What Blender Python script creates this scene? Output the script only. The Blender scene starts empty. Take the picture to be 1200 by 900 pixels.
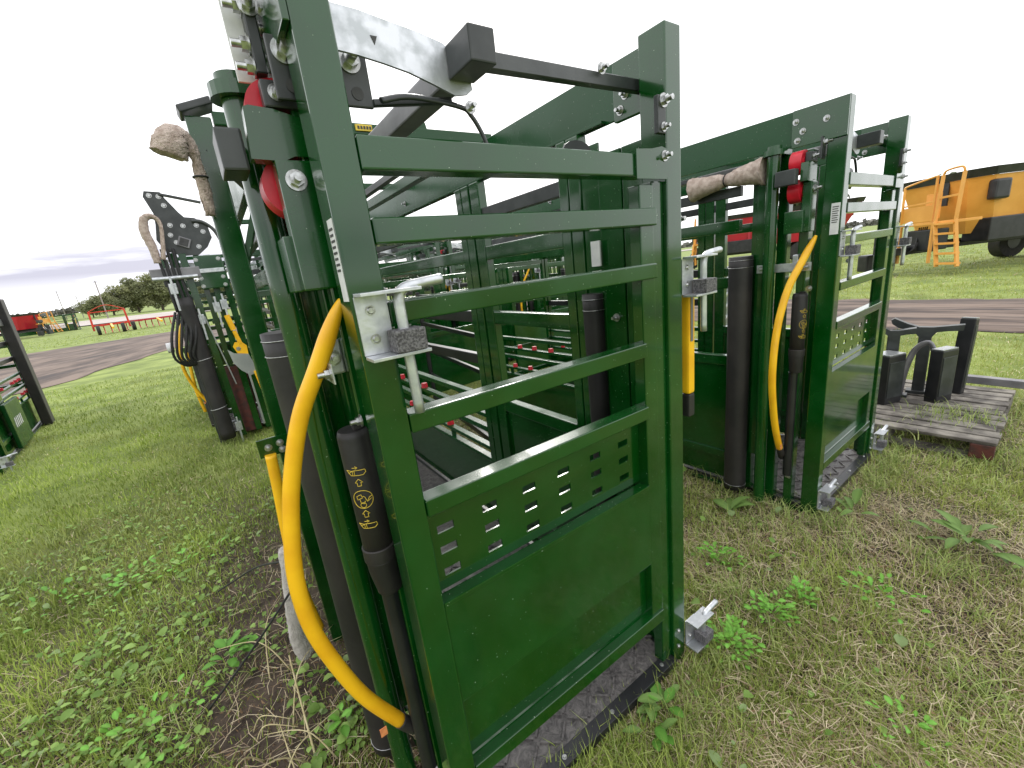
import bpy, bmesh, math, random
import numpy as np
from mathutils import Vector, Matrix
R = math.radians
random.seed(7); rng = np.random.default_rng(11)
S = bpy.context.scene
COL = S.collection

# ------------------------------------------------------------------ camera
cam_d = bpy.data.cameras.new('camera'); cam = bpy.data.objects.new('camera', cam_d); COL.objects.link(cam)
cam_d.sensor_fit = 'HORIZONTAL'; cam_d.sensor_width = 36.0
cam_d.lens = 36.0 * 495.04 / 1200.0
cam_d.clip_start = 0.02; cam_d.clip_end = 4000
YAW, PIT, ROL = R(33.2246), R(15.3726), R(-6.7957)
fw = Vector((math.sin(YAW)*math.cos(PIT), math.cos(YAW)*math.cos(PIT), -math.sin(PIT)))
r0 = Vector((math.cos(YAW), -math.sin(YAW), 0)); u0 = r0.cross(fw)
rr = r0*math.cos(ROL) + u0*math.sin(ROL); uu = -r0*math.sin(ROL) + u0*math.cos(ROL)
m3 = Matrix((rr, uu, -fw)).transposed()
cam.matrix_world = Matrix.Translation((0, 0, 1.5)) @ m3.to_4x4()
S.camera = cam

# ------------------------------------------------------------------ sky and sun (bright overcast)
SUN_EL, SUN_AZ = R(31), R(33)       # azimuth clockwise from +Y
W = bpy.data.worlds.new('World'); S.world = W; W.use_nodes = True
nt = W.node_tree; nt.nodes.clear()
N = nt.nodes.new; L = nt.links.new
out = N('ShaderNodeOutputWorld'); bg = N('ShaderNodeBackground'); bg.inputs['Strength'].default_value = 0.12
sky = N('ShaderNodeTexSky'); sky.sky_type = 'NISHITA'; sky.sun_disc = False
sky.sun_elevation = SUN_EL; sky.sun_rotation = SUN_AZ; sky.dust_density = 3
tc = N('ShaderNodeTexCoord'); sep = N('ShaderNodeSeparateXYZ'); L(tc.outputs['Generated'], sep.inputs[0])
mp = N('ShaderNodeMapping'); mp.inputs['Scale'].default_value = (1.2, 1.2, 11); L(tc.outputs['Generated'], mp.inputs[0])
nz = N('ShaderNodeTexNoise'); nz.inputs['Scale'].default_value = 1.7; nz.inputs['Detail'].default_value = 7; nz.inputs['Roughness'].default_value = .55
L(mp.outputs[0], nz.inputs['Vector'])
# grey-lavender cloud bellies low over the horizon, white veil above
band = N('ShaderNodeMapRange'); band.inputs['From Min'].default_value = 0.015; band.inputs['From Max'].default_value = 0.07; L(sep.outputs['Z'], band.inputs['Value'])
band2 = N('ShaderNodeMapRange'); band2.inputs['From Min'].default_value = 0.19; band2.inputs['From Max'].default_value = 0.09; L(sep.outputs['Z'], band2.inputs['Value'])
bm_ = N('ShaderNodeMath'); bm_.operation = 'MULTIPLY'; L(band.outputs[0], bm_.inputs[0]); L(band2.outputs[0], bm_.inputs[1])
cr = N('ShaderNodeMapRange'); cr.inputs['From Min'].default_value = 0.38; cr.inputs['From Max'].default_value = 0.56; L(nz.outputs['Fac'], cr.inputs['Value'])
azm = N('ShaderNodeMapRange'); azm.inputs['From Min'].default_value = .75; azm.inputs['From Max'].default_value = .1; L(sep.outputs['X'], azm.inputs['Value'])
bm3 = N('ShaderNodeMath'); bm3.operation = 'MULTIPLY'; L(bm_.outputs[0], bm3.inputs[0]); L(azm.outputs[0], bm3.inputs[1])
bm2 = N('ShaderNodeMath'); bm2.operation = 'MULTIPLY'; L(bm3.outputs[0], bm2.inputs[0]); L(cr.outputs[0], bm2.inputs[1])
cc = N('ShaderNodeMixRGB'); cc.inputs[1].default_value = (12.5, 12.6, 12.8, 1); cc.inputs[2].default_value = (4.9, 4.9, 5.9, 1); L(bm2.outputs[0], cc.inputs[0])
mx = N('ShaderNodeMixRGB'); mx.inputs[0].default_value = 0.93; L(sky.outputs[0], mx.inputs[1]); L(cc.outputs[0], mx.inputs[2])
L(mx.outputs[0], bg.inputs['Color']); L(bg.outputs[0], out.inputs['Surface'])
sd = bpy.data.lights.new('sun', 'SUN'); sd.energy = 1.5; sd.angle = R(13); sd.color = (1, .97, .92)
so = bpy.data.objects.new('sun', sd); COL.objects.link(so)
sv = Vector((math.sin(SUN_AZ)*math.cos(SUN_EL), math.cos(SUN_AZ)*math.cos(SUN_EL), math.sin(SUN_EL)))
so.rotation_euler = sv.to_track_quat('Z', 'Y').to_euler(); so.location = (0, 0, 30)
S.view_settings.view_transform = 'Standard'; S.view_settings.look = 'None'
S.view_settings.gamma = 1; S.view_settings.exposure = 0.3

# ------------------------------------------------------------------ materials
def mat(name, col, rough=.5, metal=0, spec=.5, coat=0, col2=None, scale=8, bump=0, bscale=60, lo=.4, hi=.6, specks=0, rough2=None, detail=5):
    m = bpy.data.materials.new(name); m.use_nodes = True; t = m.node_tree; b = t.nodes['Principled BSDF']
    b.inputs['Base Color'].default_value = (*col, 1); b.inputs['Roughness'].default_value = rough
    b.inputs['Metallic'].default_value = metal; b.inputs['Specular IOR Level'].default_value = spec
    b.inputs['Coat Weight'].default_value = coat; b.inputs['Coat Roughness'].default_value = .08
    n = t.nodes.new; l = t.links.new
    c = n('ShaderNodeTexCoord')
    last = None
    if col2:
        z = n('ShaderNodeTexNoise'); z.inputs['Scale'].default_value = scale; z.inputs['Detail'].default_value = detail; l(c.outputs['Object'], z.inputs['Vector'])
        mr = n('ShaderNodeMapRange'); mr.inputs['From Min'].default_value = lo; mr.inputs['From Max'].default_value = hi; l(z.outputs['Fac'], mr.inputs['Value'])
        q = n('ShaderNodeMixRGB'); q.inputs[1].default_value = (*col, 1); q.inputs[2].default_value = (*col2, 1); l(mr.outputs[0], q.inputs[0]); last = q.outputs[0]
        if rough2 is not None:
            rm = n('ShaderNodeMapRange'); rm.inputs['To Min'].default_value = rough; rm.inputs['To Max'].default_value = rough2; l(mr.outputs[0], rm.inputs['Value']); l(rm.outputs[0], b.inputs['Roughness'])
    if specks:
        v = n('ShaderNodeTexNoise'); v.inputs['Scale'].default_value = 210; v.inputs['Detail'].default_value = 1; l(c.outputs['Object'], v.inputs['Vector'])
        g = n('ShaderNodeMapRange'); g.inputs['From Min'].default_value = .765; g.inputs['From Max'].default_value = .79; g.inputs['To Max'].default_value = specks; l(v.outputs['Fac'], g.inputs['Value'])
        q = n('ShaderNodeMixRGB'); q.inputs[2].default_value = (.55, .6, .5, 1)
        if last: l(last, q.inputs[1])
        else: q.inputs[1].default_value = (*col, 1)
        l(g.outputs[0], q.inputs[0]); last = q.outputs[0]
    if last: l(last, b.inputs['Base Color'])
    if bump:
        z2 = n('ShaderNodeTexNoise'); z2.inputs['Scale'].default_value = bscale; z2.inputs['Detail'].default_value = 4; l(c.outputs['Object'], z2.inputs['Vector'])
        bu = n('ShaderNodeBump'); bu.inputs['Strength'].default_value = bump; bu.inputs['Distance'].default_value = .01; l(z2.outputs['Fac'], bu.inputs['Height']); l(bu.outputs[0], b.inputs['Normal'])
    return m
M = dict(
 green=mat('green_paint', (.0007, .042, .0032), .14, spec=.45, coat=.6, col2=(.0018, .056, .0068), scale=5, bump=.03, bscale=9, specks=.55, rough2=.26),
 green_dull=mat('green_paint_dusty', (.003, .056, .011), .24, spec=.4, col2=(.014, .056, .018), scale=3.2, bump=.04, bscale=12, specks=.8, rough2=.42, lo=.45, hi=.8),
 dark=mat('dark_grey_steel', (.022, .026, .026), .38, metal=.0, col2=(.045, .05, .05), scale=9, bump=.06, bscale=30),
 grey=mat('grey_steel', (.16, .155, .165), .4, metal=.3, col2=(.23, .225, .235), scale=7, bump=.05),
 black=mat('black_rubber', (.012, .011, .011), .55, col2=(.024, .021, .02), scale=6, bump=.12, bscale=40),
 blacks=mat('black_steel', (.01, .011, .012), .35, col2=(.02, .02, .022), scale=6, bump=.05),
 galv=mat('galvanised_steel', (.62, .635, .66), .36, metal=.85, col2=(.46, .48, .50), scale=30, bump=.08, bscale=50, rough2=.5),
 zinc=mat('zinc_bolt', (.55, .56, .56), .28, metal=.9, col2=(.35, .35, .34), scale=90, bump=.05),
 sleeve=mat('grey_speckled_rubber', (.05, .047, .05), .8, col2=(.16, .155, .16), scale=260, bump=.3, bscale=260),
 yellow=mat('yellow_tube', (.90, .50, .012), .36, spec=.45, col2=(.82, .42, .010), scale=11, bump=.03, bscale=25),
 red=mat('red_nylon', (.62, .012, .03), .38, col2=(.5, .01, .025), scale=20, bump=.03),
 redpaint=mat('red_paint', (.45, .012, .03), .4, col2=(.38, .014, .03), scale=2),
 redor=mat('red_orange_paint', (.62, .035, .012), .4, col2=(.5, .03, .012), scale=2),
 orange=mat('orange_paint', (.78, .38, .075), .45, col2=(.68, .31, .05), scale=1.4, bump=.03, bscale=3),
 felt=mat('felt', (.40, .31, .26), .95, col2=(.56, .46, .40), scale=45, bump=.8, bscale=190),
 feltw=mat('felt_pale', (.5, .46, .42), .95, col2=(.62, .58, .54), scale=45, bump=.9, bscale=190),
 label=mat('white_label', (.7, .7, .7), .5, col2=(.62, .62, .63), scale=30),
 ink=mat('dark_print', (.03, .03, .03), .6, col2=(.05, .05, .05), scale=30),
 yink=mat('yellow_print', (.75, .55, .06), .5, col2=(.65, .47, .05), scale=50),
 orlab=mat('orange_label', (.75, .28, .1), .5, col2=(.6, .2, .08), scale=80),
 wood=mat('weathered_wood', (.08, .07, .06), .85, col2=(.22, .20, .17), scale=9, bump=.5, bscale=45),
 woodred=mat('painted_wood', (.11, .03, .022), .8, col2=(.06, .025, .02), scale=20, bump=.4),
 tyre=mat('tyre_rubber', (.02, .02, .02), .8, col2=(.035, .033, .03), scale=10, bump=.3, bscale=20),
 bark=mat('bark', (.12, .09, .07), .9, col2=(.07, .055, .045), scale=12, bump=.5),
 pole=mat('grey_wood_pole', (.3, .27, .23), .85, col2=(.22, .2, .18), scale=4),
 tan=mat('tan_gravel', (.45, .40, .37), .9, col2=(.36, .31, .28), scale=.3, detail=8),
 silver=mat('silver_rail', (.5, .52, .53), .3, metal=.7, col2=(.42, .44, .45), scale=5),
 stem=mat('straw_stem', (.50, .42, .22), .8, col2=(.62, .54, .32), scale=30),
 cord=mat('black_cord', (.01, .01, .01), .6, col2=(.02, .02, .02), scale=50),
)
def attrmat(name, rough=.55, trans=.25):
    m = bpy.data.materials.new(name); m.use_nodes = True; t = m.node_tree; b = t.nodes['Principled BSDF']
    a = t.nodes.new('ShaderNodeAttribute'); a.attribute_name = 'Col'
    t.links.new(a.outputs['Color'], b.inputs['Base Color']); b.inputs['Roughness'].default_value = rough; b.inputs['Specular IOR Level'].default_value = .3
    tr = t.nodes.new('ShaderNodeBsdfTranslucent'); t.links.new(a.outputs['Color'], tr.inputs['Color'])
    mxs = t.nodes.new('ShaderNodeMixShader'); mxs.inputs[0].default_value = trans
    t.links.new(b.outputs[0], mxs.inputs[1]); t.links.new(tr.outputs[0], mxs.inputs[2]); t.links.new(mxs.outputs[0], t.nodes['Material Output'].inputs['Surface'])
    return m
M['leaf'] = attrmat('leaf_surface')

# diamond-pattern rubber mat for the chute floor
def floor_mat():
    m = bpy.data.materials.new('textured_floor_rubber'); m.use_nodes = True; t = m.node_tree; b = t.nodes['Principled BSDF']; n = t.nodes.new; l = t.links.new
    c = n('ShaderNodeTexCoord'); z = n('ShaderNodeTexNoise'); z.inputs['Scale'].default_value = 34; z.inputs['Detail'].default_value = 12; z.inputs['Roughness'].default_value = .75; z.inputs['Distortion'].default_value = 1.2; l(c.outputs['Object'], z.inputs['Vector'])
    r = n('ShaderNodeValToRGB'); r.color_ramp.elements[0].position = .35; r.color_ramp.elements[0].color = (.02, .018, .019, 1); r.color_ramp.elements[1].position = .68; r.color_ramp.elements[1].color = (.21, .195, .185, 1)
    l(z.outputs['Fac'], r.inputs[0]); l(r.outputs[0], b.inputs['Base Color']); b.inputs['Roughness'].default_value = .42
    bu = n('ShaderNodeBump'); bu.inputs['Strength'].default_value = .4; bu.inputs['Distance'].default_value = .006; l(z.outputs['Fac'], bu.inputs['Height']); l(bu.outputs[0], b.inputs['Normal'])
    return m
M['floor'] = floor_mat()

# ------------------------------------------------------------------ mesh helper
class MB:
    def __init__(s): s.bm = bmesh.new()
    def box(s, x0, x1, y0, y1, z0, z1, bev=.003, seg=2, rot=None, piv=None):
        r = bmesh.ops.create_cube(s.bm, size=1); v = r['verts']
        for q in v: q.co = Vector(((x0+x1)/2+q.co.x*(x1-x0), (y0+y1)/2+q.co.y*(y1-y0), (z0+z1)/2+q.co.z*(z1-z0)))
        if rot:
            bmesh.ops.rotate(s.bm, verts=v, cent=piv or ((x0+x1)/2, (y0+y1)/2, (z0+z1)/2), matrix=rot)
        if bev:
            e = list({e for q in v for e in q.link_edges})
            bmesh.ops.bevel(s.bm, geom=e, offset=min(bev, .3*min(abs(x1-x0), abs(y1-y0), abs(z1-z0))), segments=seg, affect='EDGES', profile=.6)
        return s
    def bar(s, a, b, w, h=None, bev=.002):
        a, b = Vector(a), Vector(b); h = h or w; d = b-a; ln = d.length
        r = bmesh.ops.create_cube(s.bm, size=1); v = r['verts']
        for q in v: q.co = Vector((q.co.x*w, q.co.y*h, q.co.z*ln))
        if bev:
            e = list({e for q in v for e in q.link_edges}); res = bmesh.ops.bevel(s.bm, geom=e, offset=min(bev, .3*min(w, h)), segments=1, affect='EDGES')
            v = list({q for q in s._island(v)})
        mt = Matrix.Translation((a+b)/2) @ d.to_track_quat('Z', 'Y').to_matrix().to_4x4()
        bmesh.ops.transform(s.bm, matrix=mt, verts=v); return s
    def _island(s, v):
        seen = set(); st = [q for q in v if q.is_valid]
        if not st: st = [s.bm.verts[-1]] if not s.bm.verts.ensure_lookup_table() else []
        while st:
            q = st.pop()
            if q in seen: continue
            seen.add(q)
            for e in q.link_edges: st.append(e.other_vert(q))
        return seen
    def cyl(s, a, b, r1, r2=None, n=16, cap=True):
        a, b = Vector(a), Vector(b); d = b-a; r2 = r1 if r2 is None else r2
        mt = Matrix.Translation((a+b)/2) @ d.to_track_quat('Z', 'Y').to_matrix().to_4x4()
        bmesh.ops.create_cone(s.bm, cap_ends=cap, segments=n, radius1=r1, radius2=r2, depth=d.length, matrix=mt); return s
    def tube(s, pts, r, n=12, smooth=True, closed=False, flat=1.0):
        pts = [Vector(p) for p in pts]
        if smooth and len(pts) > 2:
            P = [pts[0]]+pts+[pts[-1]]; o = []
            for i in range(1, len(P)-2):
                for k in range(6):
                    t = k/6; a, b, c, d = P[i-1:i+3]
                    o.append(.5*((2*b)+(c-a)*t+(2*a-5*b+4*c-d)*t*t+(3*b-a-3*c+d)*t**3))
            pts = o+[pts[-1]]
        k = len(pts); rs = r if callable(r) else (lambda t: r); rings = []; up = None
        for i, p in enumerate(pts):
            d = (pts[min(i+1, k-1)]-pts[max(i-1, 0)]).normalized()
            if up is None: up = d.orthogonal().normalized()
            up = (up-d*up.dot(d)).normalized(); sd_ = d.cross(up); q = rs(i/(k-1))
            rings.append([s.bm.verts.new(p+up*math.cos(2*math.pi*j/n)*q+sd_*math.sin(2*math.pi*j/n)*q*flat) for j in range(n)])
        for i in range(k-1):
            for j in range(n): s.bm.faces.new((rings[i][j], rings[i][(j+1) % n], rings[i+1][(j+1) % n], rings[i+1][j])).smooth = True
        s.bm.faces.new(rings[0][::-1]); s.bm.faces.new(rings[-1]); return s
    def prism(s, poly, axis, t0, t1, bev=0):
        # poly: 2D points; axis 'y': (x,z), 'x': (y,z), 'z': (x,y)
        def f(p, t): return {'y': (p[0], t, p[1]), 'x': (t, p[0], p[1]), 'z': (p[0], p[1], t)}[axis]
        A = [s.bm.verts.new(f(p, t0)) for p in poly]; B = [s.bm.verts.new(f(p, t1)) for p in poly]; n = len(poly)
        s.bm.faces.new(A); s.bm.faces.new(B[::-1])
        for i in range(n): s.bm.faces.new((A[i], B[i], B[(i+1) % n], A[(i+1) % n]))
        return s
    def quad(s, a, b, c, d): s.bm.faces.new([s.bm.verts.new(q) for q in (a, b, c, d)]); return s
    def data(s, name, m, smooth=False):
        bmesh.ops.recalc_face_normals(s.bm, faces=s.bm.faces)
        me = bpy.data.meshes.new(name); s.bm.to_mesh(me); s.bm.free(); me.materials.append(m)
        if smooth:
            me.polygons.foreach_set('use_smooth', [True]*len(me.polygons)); me.set_sharp_from_angle(angle=R(40))
        return me
    def build(s, name, m, parent=None, smooth=False): return link(name, s.data(name, m, smooth), parent)
def link(name, me, parent=None, loc=None, rot=None, scl=None):
    o = bpy.data.objects.new(name, me); COL.objects.link(o); o.parent = parent
    if loc: o.location = loc
    if rot: o.rotation_euler = rot
    if scl: o.scale = scl
    return o
def thing(name, label, cat, loc=(0, 0, 0), rz=0, group=None):
    o = bpy.data.objects.new(name, None); COL.objects.link(o); o.location = loc; o.rotation_euler = (0, 0, rz); o.empty_display_size = .1
    return tag(o, label, cat, group)
def tag(o, label=None, cat=None, group=None, kind=None):
    if label: o['label'] = label
    if cat: o['category'] = cat
    if group: o['group'] = group
    if kind: o['kind'] = kind
    return o
def copy_tree(o, loc=None, rz=None, parent=None, label=None, skip=('backing_plate', 'inner_upright', 'inner_plate')):
    c = o.copy(); COL.objects.link(c); c.parent = parent
    if loc is not None: c.location = loc
    if rz is not None: c.rotation_euler = (0, 0, rz)
    if label: c['label'] = label
    for ch in list(o.children):
        if ch.name.split('.')[0] in skip: continue
        copy_tree(ch, parent=c)
    return c

# ------------------------------------------------------------------ shared small hardware
def bolt_mesh():
    b = MB(); b.cyl((0, 0, 0), (0, 0, .003), .0165, n=20); b.cyl((0, 0, .003), (0, 0, .013), .0115, n=6); b.cyl((0, 0, .013), (0, 0, .028), .0065, n=12)
    return b.data('bolt', M['zinc'], True)
def head_mesh():
    b = MB(); b.cyl((0, 0, 0), (0, 0, .002), .012, n=16); b.cyl((0, 0, .002), (0, 0, .008), .009, .0065, n=12)
    return b.data('bolt', M['zinc'], True)
BOLT = bolt_mesh(); HEAD = head_mesh()
FACE = {'-y': (R(90), 0, 0), '+y': (R(-90), 0, 0), '-x': (0, R(-90), 0), '+x': (0, R(90), 0), '+z': (0, 0, 0)}
def bolt(p, face='-y', par=None, s=1, me=None): return link('bolt', me or BOLT, par, p, FACE[face], (s, s, s))

# ------------------------------------------------------------------ cattle chute
def latch(t, x, z, y=-.0, ang=0):
    br = MB(); br.box(x, x+.056, y-.006, y-.001, z, z+.103, .001); br.box(x, x+.106, y-.052, y-.0065, z+.103, z+.109, .001); br.box(x, x+.106, y-.052, y-.0065, z-.006, z, .001)
    br = br.build('latch_bracket', M['galv'], t)
    MB().tube([(x+.155, y-.03, z+.117), (x+.10, y-.03, z+.112), (x+.078, y-.03, z+.106), (x+.07, y-.03, z+.09), (x+.069, y-.03, z+.05), (x+.071, y-.03, z-.118)], .0095, 12).build('latch_pin', M['galv'], br, False)
    MB().box(x+.044, x+.099, y-.056, y-.010, z+.001, z+.040, .003).build('latch_sleeve', M['sleeve'], br)
    bolt((x+.024, y-.006, z+.078), '-y', br, .75, HEAD); bolt((x+.024, y-.006, z+.028), '-y', br, .75, HEAD)
    return br

def icon_lines():
    P = []
    def bx(u, w, c, d): P.append([(u, c), (w, c), (w, d), (u, d), (u, c)])
    for zc, fl in ((.063, 1), (-.063, 1)):
        P.append([(-.022, zc+.006), (-.013, zc-.006), (.012, zc-.007), (.018, zc-.002), (.017, zc+.004), (-.004, zc+.005), (-.010, zc+.004), (-.022, zc+.006)])
        P.append([(-.018, zc-.001), (-.009, zc+.004), (-.009, zc-.006)]); P.append([(-.005, zc+.005), (-.005, zc-.006)])
        P.append([(-.008, zc+.011), (.002, zc+.011)]); P.append([(-.002, zc+.014), (.003, zc+.011), (-.002, zc+.008)])
    for zc, s in ((.038, 1), (-.036, 1)):
        P.append([(0, zc+.010*s), (.008, zc+.002*s), (.004, zc+.002*s), (.004, zc-.006*s), (-.004, zc-.006*s), (-.004, zc+.002*s), (-.008, zc+.002*s), (0, zc+.010*s)])
    P.append([(.021*math.cos(a), .021*math.sin(a)) for a in np.linspace(0, 2*math.pi, 25)])
    P.append([(-.012, .008), (-.002, .012), (0, .004), (-.011, .0), (-.012, .008)]); P.append([(-.006, .0), (-.005, -.008), (.002, -.010), (.004, -.004)])
    P.append([(.001, .008), (.005, .005), (.008, -.006), (.018, -.001)]); P.append([(.008, -.006), (.014, .003), (.02, .005)])
    P.append([(.006*math.cos(a)-.001, .006*math.sin(a)-.013) for a in np.linspace(0, 2*math.pi, 13)])
    return P

ZRAIL = [(1.681, 1.734), (1.563, 1.607), (1.426, 1.466), (1.213, 1.253), (1.026, 1.065)]
def make_chute(label, loc, rz=0, group='green cattle chutes parked in rows on the grass'):
    t = thing('cattle_chute', label, 'cattle chute', loc, rz, group)
    G, GD = M['green'], M['green_dull']
    # end gate posts
    MB().box(0, .062, 0, .075, .02, 2.037, .005, 3).build('gate_post', G, t)
    MB().box(.872, .937, 0, .082, .0, 2.037, .005, 3).build('gate_post', G, t)
    MB().box(.824, .8715, .012, .05, .03, 1.675, .004).build('gate_channel', G, t)
    MB().box(.767, .822, .006, .045, .27, 1.665, .004, 3).build('gate_stile', G, t)
    # horizontal rails of the end gate
    for i, (a, b) in enumerate(ZRAIL):
        x1 = .79 if i == 0 else (.823 if i < 3 else .769)
        dy = -.004 if i != 2 else -.002
        MB().box(.0625, x1, dy, dy+.044, a, b, .004, 3).build('gate_rail', G, t)
    # slotted sheet with real slots
    b = MB(); cx = [.110, .227, .345, .461, .580, .695]; xs = [.0625]
    for c in cx: xs += [c-.0205, c+.0205]
    xs.append(.766); zs = [.812]
    for c in (.852, .909, .962): zs += [c-.0095, c+.0095]
    zs.append(1.028)
    for y in (.038, .043):
        vs = {}
        for i, x in enumerate(xs):
            for j, z in enumerate(zs): vs[i, j] = b.bm.verts.new((x, y, z))
        for i in range(len(xs)-1):
            for j in range(len(zs)-1):
                if i % 2 == 1 and j % 2 == 1: continue
                b.bm.faces.new((vs[i, j], vs[i+1, j], vs[i+1, j+1], vs[i, j+1]))
    for i in range(1, len(xs)-1, 2):
        for j in range(1, len(zs)-1, 2):
            x0, x1, z0, z1 = xs[i], xs[i+1], zs[j], zs[j+1]
            b.quad((x0, .038, z0), (x1, .038, z0), (x1, .043, z0), (x0, .043, z0)); b.quad((x0, .038, z1), (x0, .043, z1), (x1, .043, z1), (x1, .038, z1))
            b.quad((x0, .038, z0), (x0, .043, z0), (x0, .043, z1), (x0, .038, z1)); b.quad((x1, .038, z0), (x1, .038, z1), (x1, .043, z1), (x1, .043, z0))
    b.build('slotted_panel', G, t)
    MB().box(.0625, .766, .002, .036, .795, .8065, .002).build('panel_ledge', G, t)
    MB().box(.0625, .766, .004, .008, .52, .7945, .001).build('kick_panel', G, t)
    MB().box(.0625, .766, .032, .036, .315, .60, .001).build('kick_panel', G, t)
    MB().box(.0625, .822, .0, .046, .262, .308, .004, 3).build('gate_rail', G, t)
    # skids, floor and diamond tread
    MB().box(.02, .92, .04, 3.1, .02, .045, .003).build('floor_pan', M['blacks'], t)
    fb = MB().box(.0625, .871, .033, 3.08, .046, .058, .002).build('floor_mat', M['floor'], t)
    b = MB()
    for k in range(14):
        x = .075+k*.058
        for j in range(18):
            y = .04+j*.062
            if (k+j) % 2: b.bar((x, y+.006, .0605), (x+.05, y+.048, .0605), .0065, .010, 0)
            else: b.bar((x+.05, y+.006, .0605), (x, y+.048, .0605), .0065, .010, 0)
    tr = b.build('tread_ribs', M['floor'], fb); tr['kind'] = 'stuff'
    sill = MB().box(.0625, .871, -.014, .0315, .03, .062, .002).build('floor_sill', M['blacks'], t)
    for x in (.10, .34, .55, .81): bolt((x, .008, .062), '+z', sill, .62, HEAD)
    for x in (0, .882):
        MB().box(x, x+.055, .06, 3.1, .0, .0195, .002).build('skid', G, t)
    # long roof beams
    for x, sg in ((.004, -1), (.925, 1)):
        MB().box(x, x+.010, .084, 3.14, 1.885, 2.035, .002).build('roof_beam', GD, t)
        MB().box(*((-.011, -.0005) if sg < 0 else (x-.002, x+.014)), *((.001, .215) if sg < 0 else (.083, .215)), 1.878, 2.034, .002).build('beam_end_plate', G, t)
        MB().box(x-.02 if sg > 0 else x+.0105, x-.0005 if sg > 0 else x+.032, .25, 3.1, 1.888, 1.896, .001).build('beam_flange', GD, t)
        f = '-x'
        for y, z in ((.20, 1.985), (.17, 1.94), (.08, 1.965), (.19, 1.905), (1.1, 1.95), (1.9, 1.95), (2.7, 1.95), (3.0, 1.95)):
            bolt((x-.002 if sg > 0 else (-.0115 if y < .21 else .0035), y, z), f, t, .8)
    # side walls
    for x0, x1, ins in ((.0, .05, 1), (.887, .937, -1)):
        xa = x0
        for y0, y1 in ((.345, .385 if ins > 0 else .40),)+(((.405, .45),) if ins < 0 else ())+( (.985, 1.06), (1.075, 1.14), (1.145, 1.2), (3.04, 3.1)):
            MB().box(x0+.004, x1-.004, y0, y1, .05, 1.884, .004).build('side_post', G, t)
        for a, b_ in ((1.545, 1.605), (1.245, 1.305)):
            MB().box(x0+.006, x1-.006, .451, .984, a, b_, .004).build('side_rail', G, t)
            MB().box(x0+.006, x1-.006, 1.201, 3.039, a, b_, .004).build('side_rail', G if a > 1.4 else M['blacks'], t)
        MB().box(x0+.012, x0+.04, .451, 3.039, 1.72, 1.77, .003).build('side_rail', M['dark'], t)
        MB().box(x0+.006, x1-.006, 1.201, 3.039, 1.02, 1.075, .004).build('side_rail', M['blacks'], t)
        MB().box(x0+.02, x0+.024, .451, .984, .062, .80, .001).build('side_panel', G, t)
        MB().box(x0+.003, x1-.003, .451, .984, .80, .858, .004).build('side_rail', G, t)
        MB().box(x0+.006, x1-.006, .451, .984, .20, .245, .003).build('side_rail', G, t)
        MB().box(x0+.02, x0+.024, 1.201, 3.039, .062, .44, .001).build('side_panel', G, t)
        MB().box(x0+.004, x1-.004, 1.201, 3.039, .44, .462, .002).build('side_rail', GD, t)
        for z, kn in ((.565, (1.73, 1.95, 2.4, 2.64, 2.88)), (.655, ()), (.765, (1.42, 2.08, 2.31, 2.53)), (.84, ())):
            sl = MB().box(x0+.004, x1-.004, 1.201, 3.039, z-.052 if kn else z-.03, z-.03 if kn else z, .003).build('slat', GD, t)
            for y in kn:
                kb = MB().cyl((x0+.025, y, z-.0295), (x0+.025, y, z+.002), .024, .020, n=14)
                kb = kb.build('knob', M['red'], sl, True)
        for y in (1.7, 2.2, 2.7):
            MB().box(x0+.012, x0+.036, y-.012, y+.012, .4625, .534, .002).build('side_stay', GD, t)
    for y0, y1 in ((.09, .165), (.17, .262)): MB().box(.889, .925, y0, y1, .05, 1.80, .003).build('inner_upright', G, t)
    MB().box(.897, .905, .263, .344, .06, 1.84, .002).build('inner_plate', G, t)
    bolt((.888, .235, 1.44), '-x', t, .8); bolt((.888, .21, 1.30), '-x', t, .8)
    # rear gate
    for x in (.0505, .856): MB().box(x, x+.03, 3.05, 3.09, .06, 1.88, .003).build('rear_gate_stile', G, t)
    for z in (.3, .6, .9, 1.2, 1.5, 1.8): MB().box(.081, .8555, 3.055, 3.085, z, z+.045, .003).build('rear_gate_rail', G, t)
    # header over the middle and roof rods
    MB().box(-.05, 1.0, .985, 1.025, 2.038, 2.078, .004).build('cross_header', GD, t)
    hb = MB().box(.395, .457, .978, .984, 2.050, 2.072, .001).build('header_label', M['yink'], t)
    for k in range(5): MB().box(.402+k*.011, .409+k*.011, .9765, .9779, 2.056, 2.066, 0).build('print_mark', M['ink'], hb)
    MB().prism([(.60, 2.0785), (.69, 2.0785), (.685, 2.10), (.65, 2.125), (.63, 2.12), (.625, 2.10)], 'y', .99, 1.01).build('header_lug', GD, t)
    for y in (1.9, 3.1): MB().box(.0, .937, y, y+.04, 2.036, 2.066, .003).build('cross_header', GD, t)
    for x in (.32, .56): MB().bar((x, 1.03, 1.93), (x, 3.1, 1.93), .028).build('roof_rod', M['dark'], t)
    MB().box(.70, .74, 1.1, 3.0, 1.93, 1.975, .002).build('roof_rod', GD, t)
    # head gate drive: tube, quadrant plate, tie bar and links
    MB().box(.276, .330, -.040, .046, 1.852, 1.908, .003).build('drive_block', M['dark'], t)
    MB().box(.279, .327, .0525, .85, 1.855, 1.904, .004).build('drive_tube', M['grey'], t)
    up = [(.020, 1.935), (.077, 1.938), (.121, 1.936), (.163, 1.930), (.225, 1.922), (.274, 1.912), (.323, 1.866)]
    lo = [(.326, 1.842), (.314, 1.833), (.286, 1.828), (.244, 1.842), (.196, 1.856), (.151, 1.864), (.108, 1.870), (.070, 1.873), (.02, 1.873)]
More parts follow.
